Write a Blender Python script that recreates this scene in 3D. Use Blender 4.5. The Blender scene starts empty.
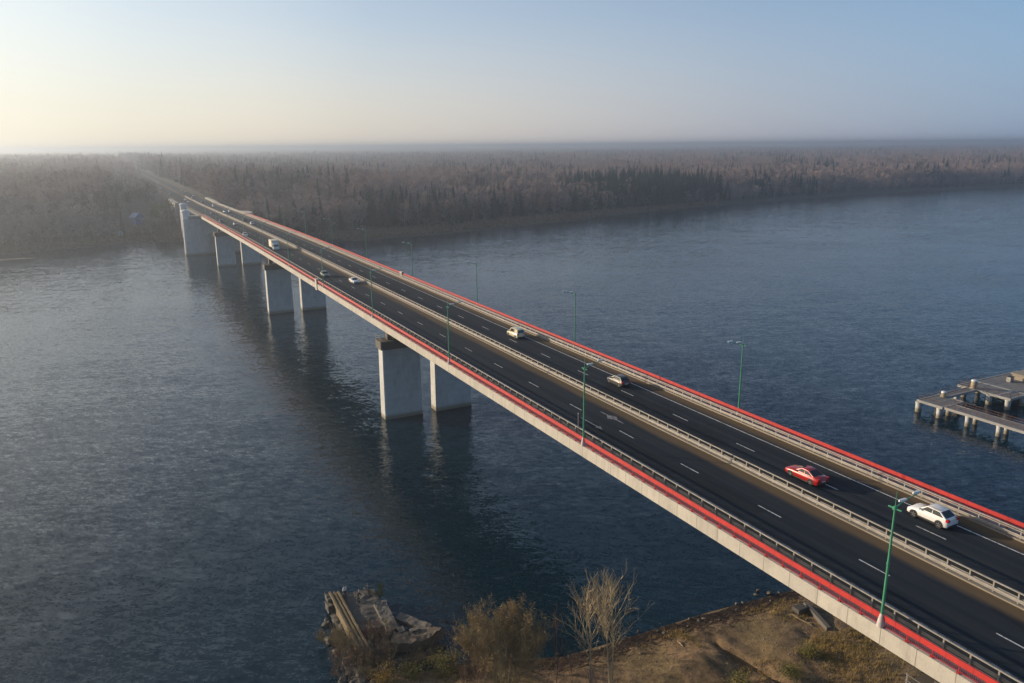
import bpy, bmesh, math, random
import numpy as np
from mathutils import Vector, Matrix, noise as mnoise
R = math.radians
sc = bpy.context.scene
COL = sc.collection

# ------------------------------------------------------------------ camera, sky, sun, exposure
CAM_H = 60.5
az, pitch, roll, F = R(27.484), R(14.2272), R(-0.4756), 774.0
fw = Vector((math.sin(az)*math.cos(pitch), math.cos(az)*math.cos(pitch), -math.sin(pitch)))
rt = Vector((math.cos(az), -math.sin(az), 0)); up = rt.cross(fw)
cr, sr = math.cos(roll), math.sin(roll)
CR, CU = rt*cr + up*sr, up*cr - rt*sr
cam = bpy.data.cameras.new('camera'); co = bpy.data.objects.new('camera', cam); COL.objects.link(co)
cam.sensor_width = 36; cam.lens = F/1024*36; cam.clip_start = 0.5; cam.clip_end = 60000
m = Matrix((CR, CU, -fw)).transposed().to_4x4(); m.translation = Vector((0, 0, CAM_H)); co.matrix_world = m
sc.camera = co

SUN_AZ, SUN_EL = R(-43), R(12)          # bearing from +Y towards +X
world = bpy.data.worlds.new('World'); sc.world = world; world.use_nodes = True
nt = world.node_tree; nt.nodes.clear()
sky = nt.nodes.new('ShaderNodeTexSky'); sky.sky_type = 'NISHITA'; sky.sun_disc = False
sky.sun_elevation = SUN_EL; sky.sun_rotation = SUN_AZ
sky.air_density = 0.65; sky.dust_density = 0.7; sky.ozone_density = 2.4; sky.altitude = 60
bg = nt.nodes.new('ShaderNodeBackground'); bg.inputs['Strength'].default_value = 0.15
wo = nt.nodes.new('ShaderNodeOutputWorld')
def _wn(t, **kw):
    q = nt.nodes.new(t)
    for k, v in kw.items(): setattr(q, k, v)
    return q
# a layer of dusty autumn haze low in the sky, warm towards the sun and mauve away from it
tc = _wn('ShaderNodeTexCoord'); sx = _wn('ShaderNodeSeparateXYZ'); nt.links.new(tc.outputs['Generated'], sx.inputs[0])
vd = _wn('ShaderNodeVectorMath', operation='DOT_PRODUCT'); vd.inputs[1].default_value = (math.sin(SUN_AZ), math.cos(SUN_AZ), 0)
nt.links.new(tc.outputs['Generated'], vd.inputs[0])
def _ramp(src, lo, hi, stops):
    mr = _wn('ShaderNodeMapRange'); mr.inputs[1].default_value = lo; mr.inputs[2].default_value = hi; nt.links.new(src, mr.inputs[0])
    r = _wn('ShaderNodeValToRGB'); e = r.color_ramp.elements
    while len(e) < len(stops): e.new(.5)
    for q, (p, c) in zip(e, stops): q.position = (p-lo)/(hi-lo); q.color = (*c, 1)
    nt.links.new(mr.outputs[0], r.inputs[0]); return r.outputs[0]
HAZE_COL = [(-.9, (.17,.24,.40)), (-.25, (.225,.29,.43)), (.05, (.365,.365,.43)), (.34, (.53,.475,.455)), (.60, (.66,.57,.48)), (.80, (.66,.58,.47)), (.93, (1.25,1.08,.84)), (1.0, (1.6,1.35,1.0))]
hc = _ramp(vd.outputs['Value'], -1, 1, HAZE_COL)
hf = _ramp(sx.outputs[2], 0, .5, [(0, (.9,)*3), (.05, (.80,)*3), (.15, (.44,)*3), (.30, (.28,)*3), (.49, (.08,)*3)])
sc_ = _wn('ShaderNodeVectorMath', operation='SCALE'); sc_.inputs['Scale'].default_value = 1/.15; nt.links.new(hc, sc_.inputs[0])
mx = _wn('ShaderNodeMix', data_type='RGBA'); nt.links.new(hf, mx.inputs[0]); tn = _wn('ShaderNodeVectorMath', operation='MULTIPLY'); tn.inputs[1].default_value = (.93, 1.05, .98); nt.links.new(sky.outputs[0], tn.inputs[0]); nt.links.new(tn.outputs[0], mx.inputs[6]); nt.links.new(sc_.outputs[0], mx.inputs[7])
# glow of the low sun spread by the haze
ad = _wn('ShaderNodeVectorMath', operation='DOT_PRODUCT'); ad.inputs[1].default_value = (math.sin(SUN_AZ)*math.cos(SUN_EL), math.cos(SUN_AZ)*math.cos(SUN_EL), math.sin(SUN_EL))
nt.links.new(tc.outputs['Generated'], ad.inputs[0])
af = _ramp(ad.outputs['Value'], 0, 1, [(0, (0,)*3), (.5, (0,)*3), (.70, (.16,)*3), (.84, (.42,)*3), (.95, (.7,)*3)])
mx2 = _wn('ShaderNodeMix', data_type='RGBA'); nt.links.new(af, mx2.inputs[0]); nt.links.new(mx.outputs[2], mx2.inputs[6]); mx2.inputs[7].default_value = (1.05/.15, .97/.15, .82/.15, 1)
nt.links.new(mx2.outputs[2], bg.inputs[0]); nt.links.new(bg.outputs[0], wo.inputs[0])
sl = bpy.data.lights.new('sun', 'SUN'); sl.energy = 5.0; sl.angle = R(0.6); sl.color = (1.0, 0.80, 0.58)
so = bpy.data.objects.new('sun', sl); COL.objects.link(so)
sd = Vector((math.sin(SUN_AZ)*math.cos(SUN_EL), math.cos(SUN_AZ)*math.cos(SUN_EL), math.sin(SUN_EL)))
so.rotation_euler = sd.to_track_quat('Z', 'Y').to_euler(); so.location = (0, 0, 200)
sc.view_settings.view_transform = 'Standard'; sc.view_settings.look = 'None'
sc.view_settings.gamma = 1.0; sc.view_settings.use_curve_mapping = False
sc.view_settings.exposure = 0.30
sc.render.engine = 'CYCLES'
sc.cycles.max_bounces = 6; sc.cycles.diffuse_bounces = 2; sc.cycles.glossy_bounces = 3
sc.cycles.volume_bounces = 1; sc.cycles.use_denoising = True
sc.cycles.caustics_reflective = False; sc.cycles.caustics_refractive = False
HAZE_DENSITY = 0.00036

# ------------------------------------------------------------------ helpers
def tag(o, label=None, cat=None, group=None, kind=None):
    if label: o['label'] = label
    if cat: o['category'] = cat
    if group: o['group'] = group
    if kind: o['kind'] = kind
    return o
def thing(name, label, cat, loc=(0, 0, 0), rz=0.0, group=None, kind=None):
    o = bpy.data.objects.new(name, None); COL.objects.link(o)
    o.location = loc; o.rotation_euler = (0, 0, rz); o.empty_display_size = 0.2
    return tag(o, label, cat, group, kind)
class MB:
    def __init__(s): s.v = []; s.f = []; s.m = []
    def add(s, vs, fs, mi=0):
        o = len(s.v); s.v += [tuple(p) for p in vs]
        for f in fs: s.f.append([i+o for i in f]); s.m.append(mi)
    def box(s, x0, x1, y0, y1, z0, z1, mi=0):
        s.add([(x0,y0,z0),(x1,y0,z0),(x1,y1,z0),(x0,y1,z0),(x0,y0,z1),(x1,y0,z1),(x1,y1,z1),(x0,y1,z1)],
              [(0,3,2,1),(4,5,6,7),(0,1,5,4),(1,2,6,5),(2,3,7,6),(3,0,4,7)], mi)
    def hexa(s, b, t, mi=0):          # 4 bottom + 4 top points
        s.add(list(b)+list(t), [(0,3,2,1),(4,5,6,7),(0,1,5,4),(1,2,6,5),(2,3,7,6),(3,0,4,7)], mi)
    def prism(s, poly, z0, z1, mi=0, top=None):
        n = len(poly); t = top or poly
        s.add([(p[0],p[1],z0) for p in poly]+[(p[0],p[1],z1) for p in t],
              [tuple(range(n))[::-1], tuple(range(n, 2*n))]+[(i,(i+1)%n,n+(i+1)%n,n+i) for i in range(n)], mi)
    def tube(s, p0, p1, r0, r1, n=6, mi=0, caps=True):
        p0 = Vector(p0); p1 = Vector(p1); d = p1-p0
        if d.length < 1e-6: return
        d.normalize(); a = d.orthogonal().normalized(); b = d.cross(a)
        vs = []
        for p, r in ((p0, r0), (p1, r1)):
            for i in range(n):
                t = 2*math.pi*i/n; vs.append(p+a*(r*math.cos(t))+b*(r*math.sin(t)))
        fs = [(i,(i+1)%n,n+(i+1)%n,n+i) for i in range(n)]
        if caps: fs += [tuple(range(n))[::-1], tuple(range(n,2*n))]
        s.add(vs, fs, mi)
    def loft(s, rings, mi=0, closed=True, caps=True):
        n = len(rings[0]); vs = [p for r in rings for p in r]; fs = []
        for k in range(len(rings)-1):
            for i in range(n if closed else n-1):
                j = (i+1) % n
                fs.append((k*n+i, k*n+j, (k+1)*n+j, (k+1)*n+i))
        if caps and closed: fs += [tuple(range(n))[::-1], tuple(range((len(rings)-1)*n, len(rings)*n))]
        s.add(vs, fs, mi)
    def lathe(s, prof, n=12, mi=0, c=(0,0,0), ax='z'):
        rings = []
        for r, z in prof:
            rg = []
            for i in range(n):
                t = 2*math.pi*i/n
                if ax == 'z': rg.append((c[0]+r*math.cos(t), c[1]+r*math.sin(t), c[2]+z))
                else: rg.append((c[0]+z, c[1]+r*math.cos(t), c[2]+r*math.sin(t)))
            rings.append(rg)
        s.loft(rings, mi)
    def rough(s, cell=.55, amp=.10, seed=0.):
        bm = bmesh.new(); me = bpy.data.meshes.new('tmp'); me.from_pydata(s.v, [], s.f); bm.from_mesh(me); bpy.data.meshes.remove(me)
        bmesh.ops.triangulate(bm, faces=bm.faces)
        for _ in range(5):
            ed = [e for e in bm.edges if e.calc_length() > cell]
            if not ed: break
            bmesh.ops.subdivide_edges(bm, edges=ed, cuts=1); bmesh.ops.triangulate(bm, faces=[f for f in bm.faces if len(f.verts) > 3])
        for v in bm.verts:
            q = v.co*.9+Vector((seed, 0, 0)); v.co += mnoise.noise_vector(q)*amp+mnoise.noise_vector(q*3.1)*amp*.55
        bm.verts.index_update(); s.v = [v.co[:] for v in bm.verts]; s.f = [[v.index for v in f.verts] for f in bm.faces]; s.m = [0]*len(s.f); bm.free(); return s
    def mesh(s, name, mats, smooth=None):
        me = bpy.data.meshes.new(name); me.from_pydata(s.v, [], s.f)
        if not isinstance(mats, (list, tuple)): mats = [mats]
        for q in mats: me.materials.append(q)
        if len(mats) > 1: me.polygons.foreach_set('material_index', s.m)
        bm = bmesh.new(); bm.from_mesh(me); bmesh.ops.recalc_face_normals(bm, faces=bm.faces); bm.to_mesh(me); bm.free()
        if smooth is not None:
            me.polygons.foreach_set('use_smooth', [True]*len(me.polygons))
            me.set_sharp_from_angle(angle=R(smooth))
        me.update(); return me
    def build(s, name, mats, parent=None, smooth=None, loc=(0,0,0)):
        o = bpy.data.objects.new(name, s.mesh(name, mats, smooth)); COL.objects.link(o)
        o.location = loc
        if parent: o.parent = parent
        return o
def children(o): return [c for c in bpy.data.objects if c.parent == o]
def dup(root, loc, rz=None):
    def cp(o, par):
        c = o.copy(); COL.objects.link(c)
        if par is not None: c.parent = par
        for k in kids.get(o.name, []): cp(k, c)
        return c
    kids = {}
    for q in COL.objects:
        if q.parent: kids.setdefault(q.parent.name, []).append(q)
    c = cp(root, None); c.location = loc
    if rz is not None: c.rotation_euler = (0, 0, rz)
    return c
def smooth01(t): t = max(0., min(1., t)); return t*t*(3-2*t)
def interp(x, tab):
    if x <= tab[0][0]: return tab[0][1]
    for (a, b), (c, d) in zip(tab, tab[1:]):
        if x <= c: return b+(d-b)*(x-a)/(c-a)
    return tab[-1][1]
def pix(x, y, z):                     # measured photo point -> place on the level z
    d = fw + CR*((x-512)/F) + CU*((341.5-y)/F)
    t = (z-CAM_H)/d.z
    return Vector((0, 0, CAM_H)) + d*t

# ------------------------------------------------------------------ materials
class NT:
    def __init__(s, name):
        s.m = bpy.data.materials.new(name); s.m.use_nodes = True
        s.t = s.m.node_tree; s.b = s.t.nodes['Principled BSDF']
    def n(s, typ, **kw):
        q = s.t.nodes.new(typ)
        for k, v in kw.items():
            if k in q.inputs.keys(): q.inputs[k].default_value = v
            else: setattr(q, k, v)
        return q
    def l(s, a, b): s.t.links.new(a, b)
    def pos(s, scale=(1,1,1), obj=True, rot=(0,0,0)):
        tc = s.n('ShaderNodeTexCoord') if obj else s.n('ShaderNodeNewGeometry')
        mp = s.n('ShaderNodeMapping'); mp.inputs['Scale'].default_value = scale; mp.inputs['Rotation'].default_value = rot
        s.l(tc.outputs['Object' if obj else 'Position'], mp.inputs[0]); return mp.outputs[0]
    def noise(s, scale, detail=3, rough=.55, vec=None, dist=0):
        q = s.n('ShaderNodeTexNoise'); q.inputs['Scale'].default_value = scale; q.inputs['Detail'].default_value = detail
        q.inputs['Roughness'].default_value = rough; q.inputs['Distortion'].default_value = dist
        if vec is not None: s.l(vec, q.inputs['Vector'])
        return q.outputs[0]
    def ramp(s, fac, stops):
        q = s.n('ShaderNodeValToRGB'); e = q.color_ramp.elements
        while len(e) < len(stops): e.new(0.5)
        for a, (p, c) in zip(e, stops): a.position = p; a.color = (*c, 1) if len(c) == 3 else c
        s.l(fac, q.inputs[0]); return q.outputs[0]
    def mix(s, fac, a, b, mode='MIX'):
        q = s.n('ShaderNodeMix', data_type='RGBA', blend_type=mode)
        for i, v in ((0, fac), (6, a), (7, b)):
            if hasattr(v, 'links'): s.l(v, q.inputs[i])
            else: q.inputs[i].default_value = v if i == 0 else ((*v, 1) if len(v) == 3 else v)
        return q.outputs[2]
    def math(s, op, a, b=0.0, clamp=False):
        q = s.n('ShaderNodeMath', operation=op, use_clamp=clamp)
        for i, v in ((0, a), (1, b)):
            if hasattr(v, 'links'): s.l(v, q.inputs[i])
            else: q.inputs[i].default_value = v
        return q.outputs[0]
    def bump(s, h, strength=.5, dist=.02, prev=None):
        q = s.n('ShaderNodeBump'); q.inputs['Strength'].default_value = strength; q.inputs['Distance'].default_value = dist
        s.l(h, q.inputs['Height'])
        if prev is not None: s.l(prev, q.inputs['Normal'])
        s.l(q.outputs[0], s.b.inputs['Normal']); return q.outputs[0]
    def col(s, c):
        if hasattr(c, 'links'): s.l(c, s.b.inputs['Base Color'])
        else: s.b.inputs['Base Color'].default_value = (*c, 1)
    def set(s, rough=None, metal=None, spec=None, coat=None):
        if rough is not None: s.b.inputs['Roughness'].default_value = rough
        if metal is not None: s.b.inputs['Metallic'].default_value = metal
        if spec is not None: s.b.inputs['Specular IOR Level'].default_value = spec
        if coat is not None: s.b.inputs['Coat Weight'].default_value = coat
        return s
def plain(name, c, rough=.5, metal=0, var=.12, scale=3, coat=None, spec=None):
    t = NT(name); p = t.pos()
    n = t.noise(scale, 4, .6, p)
    lo = tuple(v*(1-var*1.6) for v in c); hi = tuple(min(1, v*(1+var*1.2)) for v in c)
    t.col(t.ramp(n, [(.3, lo), (.7, hi)])); t.set(rough, metal, spec, coat); return t.m

def mat_concrete(name, c, joint=None, stain=True, waterline=False):
    t = NT(name); p = t.pos(obj=False)
    n = t.noise(.5, 6, .65, p); n2 = t.noise(6, 4, .6, p)
    col = t.ramp(n, [(.3, tuple(v*.82 for v in c)), (.7, tuple(min(1, v*1.1) for v in c))])
    col = t.mix(.25, col, t.ramp(n2, [(.35, tuple(v*.75 for v in c)), (.65, tuple(min(1, v*1.12) for v in c))]))
    if stain:      # rain runs: streaks stretched in z
        ps = t.pos((.7, .7, .16), obj=False)
        s = t.noise(1.6, 4, .7, ps)
        col = t.mix(t.ramp(s, [(.50, (0, 0, 0)), (.74, (.5, .5, .5))]), col, tuple(v*.5 for v in c))
    if joint:
        sep = t.n('ShaderNodeSeparateXYZ'); g = t.n('ShaderNodeNewGeometry'); t.l(g.outputs['Position'], sep.inputs[0])
        fr = t.math('FRACT', t.math('DIVIDE', sep.outputs[1], joint))
        mk = t.math('LESS_THAN', fr, .022)
        fl = t.math('FLOOR', t.math('DIVIDE', sep.outputs[1], joint))
        wn = t.n('ShaderNodeTexWhiteNoise', noise_dimensions='1D'); t.l(fl, wn.inputs['W'])
        col = t.mix(t.math('MULTIPLY', wn.outputs[0], .22), col, tuple(v*.55 for v in c))
        col = t.mix(t.math('MULTIPLY', mk, .75), col, tuple(v*.25 for v in c))
    if waterline:
        sep = t.n('ShaderNodeSeparateXYZ'); g = t.n('ShaderNodeNewGeometry'); t.l(g.outputs['Position'], sep.inputs[0])
        h = t.math('ADD', sep.outputs[2], t.math('MULTIPLY', n2, .8))
        w = t.ramp(t.math('DIVIDE', h, 4.0), [(.22, (1,1,1)), (.42, (0,0,0))])
        col = t.mix(w, col, (c[0]*.42, c[1]*.36, c[2]*.26))
        # faint pour lines across the shaft
        fr = t.math('FRACT', t.math('DIVIDE', sep.outputs[2], 1.5))
        col = t.mix(t.math('MULTIPLY', t.math('LESS_THAN', fr, .05), .4), col, tuple(v*.6 for v in c))
    t.col(col); t.set(.85); t.bump(n2, .3, .03); return t.m

M = {}
M['fascia'] = mat_concrete('fascia_concrete', (.47, .44, .38), joint=3.0)
M['pier'] = mat_concrete('pier_concrete', (.54, .55, .53), waterline=True)
M['pier_warm'] = mat_concrete('pier_sun_tone', (.40, .36, .31), waterline=True)  # pier concrete with the warmth of sunlight put into its colour
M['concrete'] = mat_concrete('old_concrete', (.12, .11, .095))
M['concrete_dark'] = mat_concrete('dark_concrete', (.085, .08, .07))
M['jetty'] = mat_concrete('jetty_concrete', (.33, .325, .31))
M['jetty_top'] = mat_concrete('jetty_decking', (.18, .178, .175))
M['walk'] = mat_concrete('walkway_concrete', (.20, .19, .19), stain=False)
M['kerb'] = mat_concrete('kerb_concrete', (.25, .22, .175), stain=False)
M['girder'] = plain('girder_steel', (.10, .11, .12), .6, 0, .2, .4)
def mat_red():
    t = NT('red_paint'); p = t.pos((1, 1, .4), obj=False)
    n = t.noise(.8, 6, .7, p); f = t.noise(7, 4, .65, p)
    col = t.ramp(n, [(.3, (.36, .022, .020)), (.7, (.52, .034, .028))])
    col = t.mix(t.ramp(f, [(.56, (0,)*3), (.74, (.6,)*3)]), col, (.22, .035, .028))
    sep = t.n('ShaderNodeSeparateXYZ'); g = t.n('ShaderNodeNewGeometry'); t.l(g.outputs['Position'], sep.inputs[0])
    fr = t.math('FRACT', t.math('DIVIDE', sep.outputs[1], 2.0))
    col = t.mix(t.math('MULTIPLY', t.math('LESS_THAN', fr, .022), .7), col, (.09, .012, .012))
    t.col(col); t.set(.55); return t.m
M['red'] = mat_red()
M['red_dark'] = plain('red_railing_paint', (.34, .018, .024), .5, 0, .2, 2)
M['galv'] = plain('galvanised_steel', (.36, .335, .295), .5, .3, .15, 1.5)
M['galv_dark'] = plain('weathered_steel', (.33, .32, .30), .5, .35, .18, 1.5)
M['green'] = plain('green_pole_paint', (.06, .27, .15), .4, 0, .12, 1.0)
M['pale_base'] = plain('pale_base_paint', (.50, .44, .42), .6, 0, .12, 2)
M['lamp'] = plain('lamp_housing', (.62, .64, .64), .4, .1, .05, 3)
M['lens'] = plain('lamp_glass', (.75, .76, .74), .15, 0, .03, 3)
M['white_line'] = None
M['tyre'] = plain('tyre_rubber', (.018, .018, .019), .85, 0, .1, 8)
M['rim'] = plain('alloy_rim', (.55, .56, .57), .3, .8, .05, 8)
M['glass'] = plain('car_glass', (.012, .014, .017), .06, 0, .05, 2, spec=.7)
M['trim'] = plain('black_trim', (.025, .025, .027), .6, 0, .1, 6)
M['headlight'] = plain('headlight_glass', (.72, .74, .76), .12, .2, .03, 4)
M['taillight'] = plain('taillight_glass', (.45, .012, .012), .2, 0, .05, 4)
M['plate'] = plain('plate_enamel', (.72, .72, .70), .4, 0, .03, 4)
M['wood'] = plain('weathered_timber', (.30, .225, .13), .85, 0, .3, 4)
M['rust'] = plain('rusty_steel', (.16, .08, .05), .8, .2, .3, 3)
M['rock'] = plain('grey_rock', (.12, .108, .09), .9, 0, .35, 2.5)
M['skin'] = plain('skin', (.50, .32, .24), .6, 0, .05, 8)
M['cloth_white'] = plain('white_cloth', (.70, .70, .70), .9, 0, .06, 6)
M['cloth_dark'] = plain('dark_cloth', (.028, .032, .042), .9, 0, .15, 6)
M['cloth_blue'] = plain('blue_grey_cloth', (.05, .07, .10), .9, 0, .15, 6)
M['hair_blond'] = plain('fair_hair', (.34, .25, .14), .8, 0, .1, 20)
M['hair_dark'] = plain('dark_hair', (.04, .03, .025), .7, 0, .1, 20)

def mat_line():
    t = NT('worn_road_paint'); p = t.pos(obj=False); n = t.noise(3.5, 5, .7, p)
    t.col(t.ramp(n, [(.36, (.16, .16, .16)), (.52, (.62, .62, .60))])); t.set(.6); return t.m
M['white_line'] = mat_line()
def mat_faded():
    t = NT('faded_road_paint'); p = t.pos(obj=False); n = t.noise(2.6, 6, .75, p)
    t.col(t.ramp(n, [(.42, (.055, .056, .06)), (.60, (.34, .34, .34))])); t.set(.65); return t.m
M['faded_line'] = mat_faded()

def mat_asphalt():
    t = NT('asphalt'); p = t.pos(obj=False)
    fine = t.noise(18, 3, .6, p); big = t.noise(.12, 5, .6, p)
    col = t.ramp(fine, [(.3, (.009, .016, .024)), (.7, (.020, .029, .039))])
    # wheel tracks and patches drawn out along the road
    ps = t.pos((.9, .012, 1), obj=False); s = t.noise(1.0, 4, .6, ps)
    col = t.mix(t.ramp(s, [(.40, (.0,)*3), (.66, (.6,)*3)]), col, (.033, .038, .043))
    col = t.mix(t.ramp(big, [(.45, (0,)*3), (.7, (.35,)*3)]), col, (.012, .016, .021))
    sepx = t.n('ShaderNodeSeparateXYZ'); gx = t.n('ShaderNodeNewGeometry'); t.l(gx.outputs['Position'], sepx.inputs[0])
    wt = t.math('ABSOLUTE', t.math('SUBTRACT', t.math('ABSOLUTE', t.math('SUBTRACT', sepx.outputs[0], 61.0)), 5.05))
    tr_ = t.math('COSINE', t.math('MULTIPLY', t.math('SUBTRACT', wt, .95), 3.55))
    pn = t.noise(.35, 4, .6, t.pos((1, .05, 1), obj=False))
    col = t.mix(t.math('MULTIPLY', t.ramp(tr_, [(.2, (0,)*3), (.95, (.5,)*3)]), pn), col, (.036, .043, .051))
    # repair patches: rectangles of newer, darker asphalt
    br = t.n('ShaderNodeTexVoronoi', distance='CHEBYCHEV'); br.inputs['Scale'].default_value = 1.0; t.l(t.pos((.26, .035, 1), obj=False), br.inputs['Vector'])
    sc2 = t.n('ShaderNodeSeparateColor'); t.l(br.outputs['Color'], sc2.inputs[0])
    col = t.mix(t.math('MULTIPLY', t.math('GREATER_THAN', sc2.outputs[0], .82), .55), col, (.010, .013, .017))
    # sandy dirt lying along the barriers
    sep = t.n('ShaderNodeSeparateXYZ'); g = t.n('ShaderNodeNewGeometry'); t.l(g.outputs['Position'], sep.inputs[0])
    ax = t.math('ABSOLUTE', t.math('SUBTRACT', sep.outputs[0], 61.0))
    pd = t.pos((.6, .09, 1), obj=False); dn = t.noise(1.2, 5, .65, pd)
    inn = t.ramp(t.math('DIVIDE', t.math('ADD', ax, t.math('MULTIPLY', dn, 1.0)), 4.0), [(.50, (1,)*3), (.70, (0,)*3)])
    out = t.ramp(t.math('DIVIDE', t.math('SUBTRACT', ax, t.math('MULTIPLY', dn, 1.4)), 12.0), [(.64, (0,)*3), (.76, (1,)*3)])
    dirt = t.math('MULTIPLY', t.math('MAXIMUM', inn, out), .78)
    col = t.mix(dirt, col, (.15, .105, .06))
    t.col(col); t.set(.85, spec=.12); t.bump(fine, .35, .006); return t.m
M['asphalt'] = mat_asphalt()

def mat_water():
    t = NT('river_water')
    g = t.n('ShaderNodeNewGeometry')
    def mp(sx, sy, rot):
        q = t.n('ShaderNodeMapping', vector_type='TEXTURE'); q.inputs['Scale'].default_value = (1/sx, 1/sy, 1); q.inputs['Rotation'].default_value = (0, 0, rot)
        t.l(g.outputs['Position'], q.inputs[0]); return q.outputs[0]
    w = R(-27)
    # slopes of the swell, the wind waves and the ripples, each from its own noise
    def slope(scale, det, vec, amp, dist):
        q = t.n('ShaderNodeTexNoise'); q.inputs['Scale'].default_value = scale; q.inputs['Detail'].default_value = det
        q.inputs['Roughness'].default_value = .55; q.inputs['Distortion'].default_value = dist; t.l(vec, q.inputs['Vector'])
        v = t.n('ShaderNodeVectorMath', operation='SUBTRACT'); t.l(q.outputs['Color'], v.inputs[0]); v.inputs[1].default_value = (.5, .5, .5)
        u = t.n('ShaderNodeVectorMath', operation='MULTIPLY'); t.l(v.outputs[0], u.inputs[0]); u.inputs[1].default_value = (amp, amp, 0); return u.outputs[0]
    def add(p, q):
        v = t.n('ShaderNodeVectorMath', operation='ADD'); t.l(p, v.inputs[0])
        if hasattr(q, 'links'): t.l(q, v.inputs[1])
        else: v.inputs[1].default_value = q
        return v.outputs[0]
    sl_ = add(add(slope(.085, 3, mp(.5, 1.6, w), SA[0], .8), slope(.28, 3, mp(.6, 1.5, w+R(12)), SA[1], .6)), add(slope(.95, 3, mp(.65, 1.5, w-R(10)), SA[2], .5), slope(3.2, 2, mp(.8, 1.3, w+R(6)), SA[3], .3)))
    patch = t.noise(.012, 5, .62, mp(.6, 1.2, w), 1.2)
    sc3 = t.n('ShaderNodeVectorMath', operation='SCALE'); t.l(sl_, sc3.inputs[0]); t.l(t.ramp(patch, [(.36, (.75,)*3), (.62, (1.1,)*3)]), sc3.inputs['Scale'])
    nn = t.n('ShaderNodeVectorMath', operation='NORMALIZE'); t.l(add(sc3.outputs[0], (0, 0, 1)), nn.inputs[0]); t.l(nn.outputs[0], t.b.inputs['Normal'])
    t.col((.003, .020, .034)); t.set(.04); t.b.inputs['IOR'].default_value = 1.333
    return t.m
SA = (.09, .17, .33, .40)
M['water'] = mat_water()

def mat_ground(name, stops, scale=.25, grass=None, gs=.06):
    t = NT(name); p = t.pos(obj=False)
    n = t.noise(scale, 8, .65, p); f = t.noise(5, 5, .7, p)
    col = t.ramp(n, stops)
    if grass: 
        q = t.noise(gs, 6, .65, p); col = t.mix(t.ramp(q, [(.46, (0,)*3), (.58, (1,)*3)]), col, grass)
    col = t.mix(.45, col, t.ramp(f, [(.36, (.025, .019, .013)), (.64, (.24, .175, .11))]))
    g2 = t.noise(22, 3, .7, p); col = t.mix(t.ramp(g2, [(.55, (0,)*3), (.68, (.7,)*3)]), col, (.30, .25, .18))
    col = t.mix(t.ramp(t.noise(1.3, 5, .7, p), [(.48, (0,)*3), (.62, (.6,)*3)]), col, (.05, .04, .028))
    t.col(col); t.set(.95, spec=.2); t.bump(f, 1.0, .14); return t.m
M['bank'] = mat_ground('bank_earth', [(.3, (.18, .118, .066)), (.5, (.29, .19, .107)), (.7, (.37, .25, .145))], .3, (.21, .155, .07), .11)
M['far'] = mat_ground('forest_earth', [(.3, (.05, .045, .032)), (.7, (.12, .09, .065))], .05, (.045, .055, .035), .008)

def mat_leaf(name, cols, rough=.9):
    t = NT(name); oi = t.n('ShaderNodeObjectInfo'); p = t.pos()
    n = t.noise(.45, 3, .6, p)
    v = t.math('FRACT', t.math('ADD', t.math('MULTIPLY', n, .9), t.math('MULTIPLY', oi.outputs['Random'], 1.0)))
    k = len(cols)-1
    t.col(t.ramp(v, [(i/max(1, k), c) for i, c in enumerate(cols)])); t.set(rough, spec=.15); return t.m
M['twig'] = mat_leaf('bare_twigs', [(.14, .10, .086), (.22, .158, .132), (.30, .215, .18), (.19, .15, .13), (.28, .24, .21), (.15, .105, .088)])
M['twig_rust'] = mat_leaf('rusty_twigs', [(.17, .11, .085), (.22, .145, .105), (.15, .105, .085)])
M['twig_pink'] = mat_leaf('birch_twigs', [(.30, .215, .185), (.39, .29, .245), (.33, .26, .23)])
M['needles'] = mat_leaf('spruce_needles', [(.012, .028, .020), (.024, .046, .032), (.018, .036, .030)])
M['trunk_pale'] = plain('pale_bark', (.30, .265, .22), .9, 0, .25, 2)
M['trunk_dark'] = plain('dark_bark', (.075, .055, .042), .9, 0, .25, 2)
M['bark_olive'] = plain('willow_twigs', (.31, .24, .125), .9, 0, .25, .5)
M['catkin'] = mat_leaf('dry_leaves', [(.31, .24, .12), (.25, .20, .10), (.36, .27, .15), (.21, .17, .10)])
M['bark_birch'] = plain('poplar_bark', (.42, .34, .21), .85, 0, .2, 1.5)
M['leaf_yellow'] = mat_leaf('yellow_green_leaves', [(.13, .125, .04), (.17, .15, .05), (.10, .11, .035)])
M['leaf_autumn'] = mat_leaf('autumn_leaves', [(.21, .14, .04), (.25, .165, .045), (.16, .13, .04)])
M['grass'] = mat_leaf('dry_grass_blades', [(.27, .20, .07), (.34, .25, .10), (.19, .17, .05), (.13, .15, .04)])
M['reed'] = mat_leaf('dry_reeds', [(.17, .115, .075), (.22, .15, .09), (.15, .10, .075)])

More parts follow.
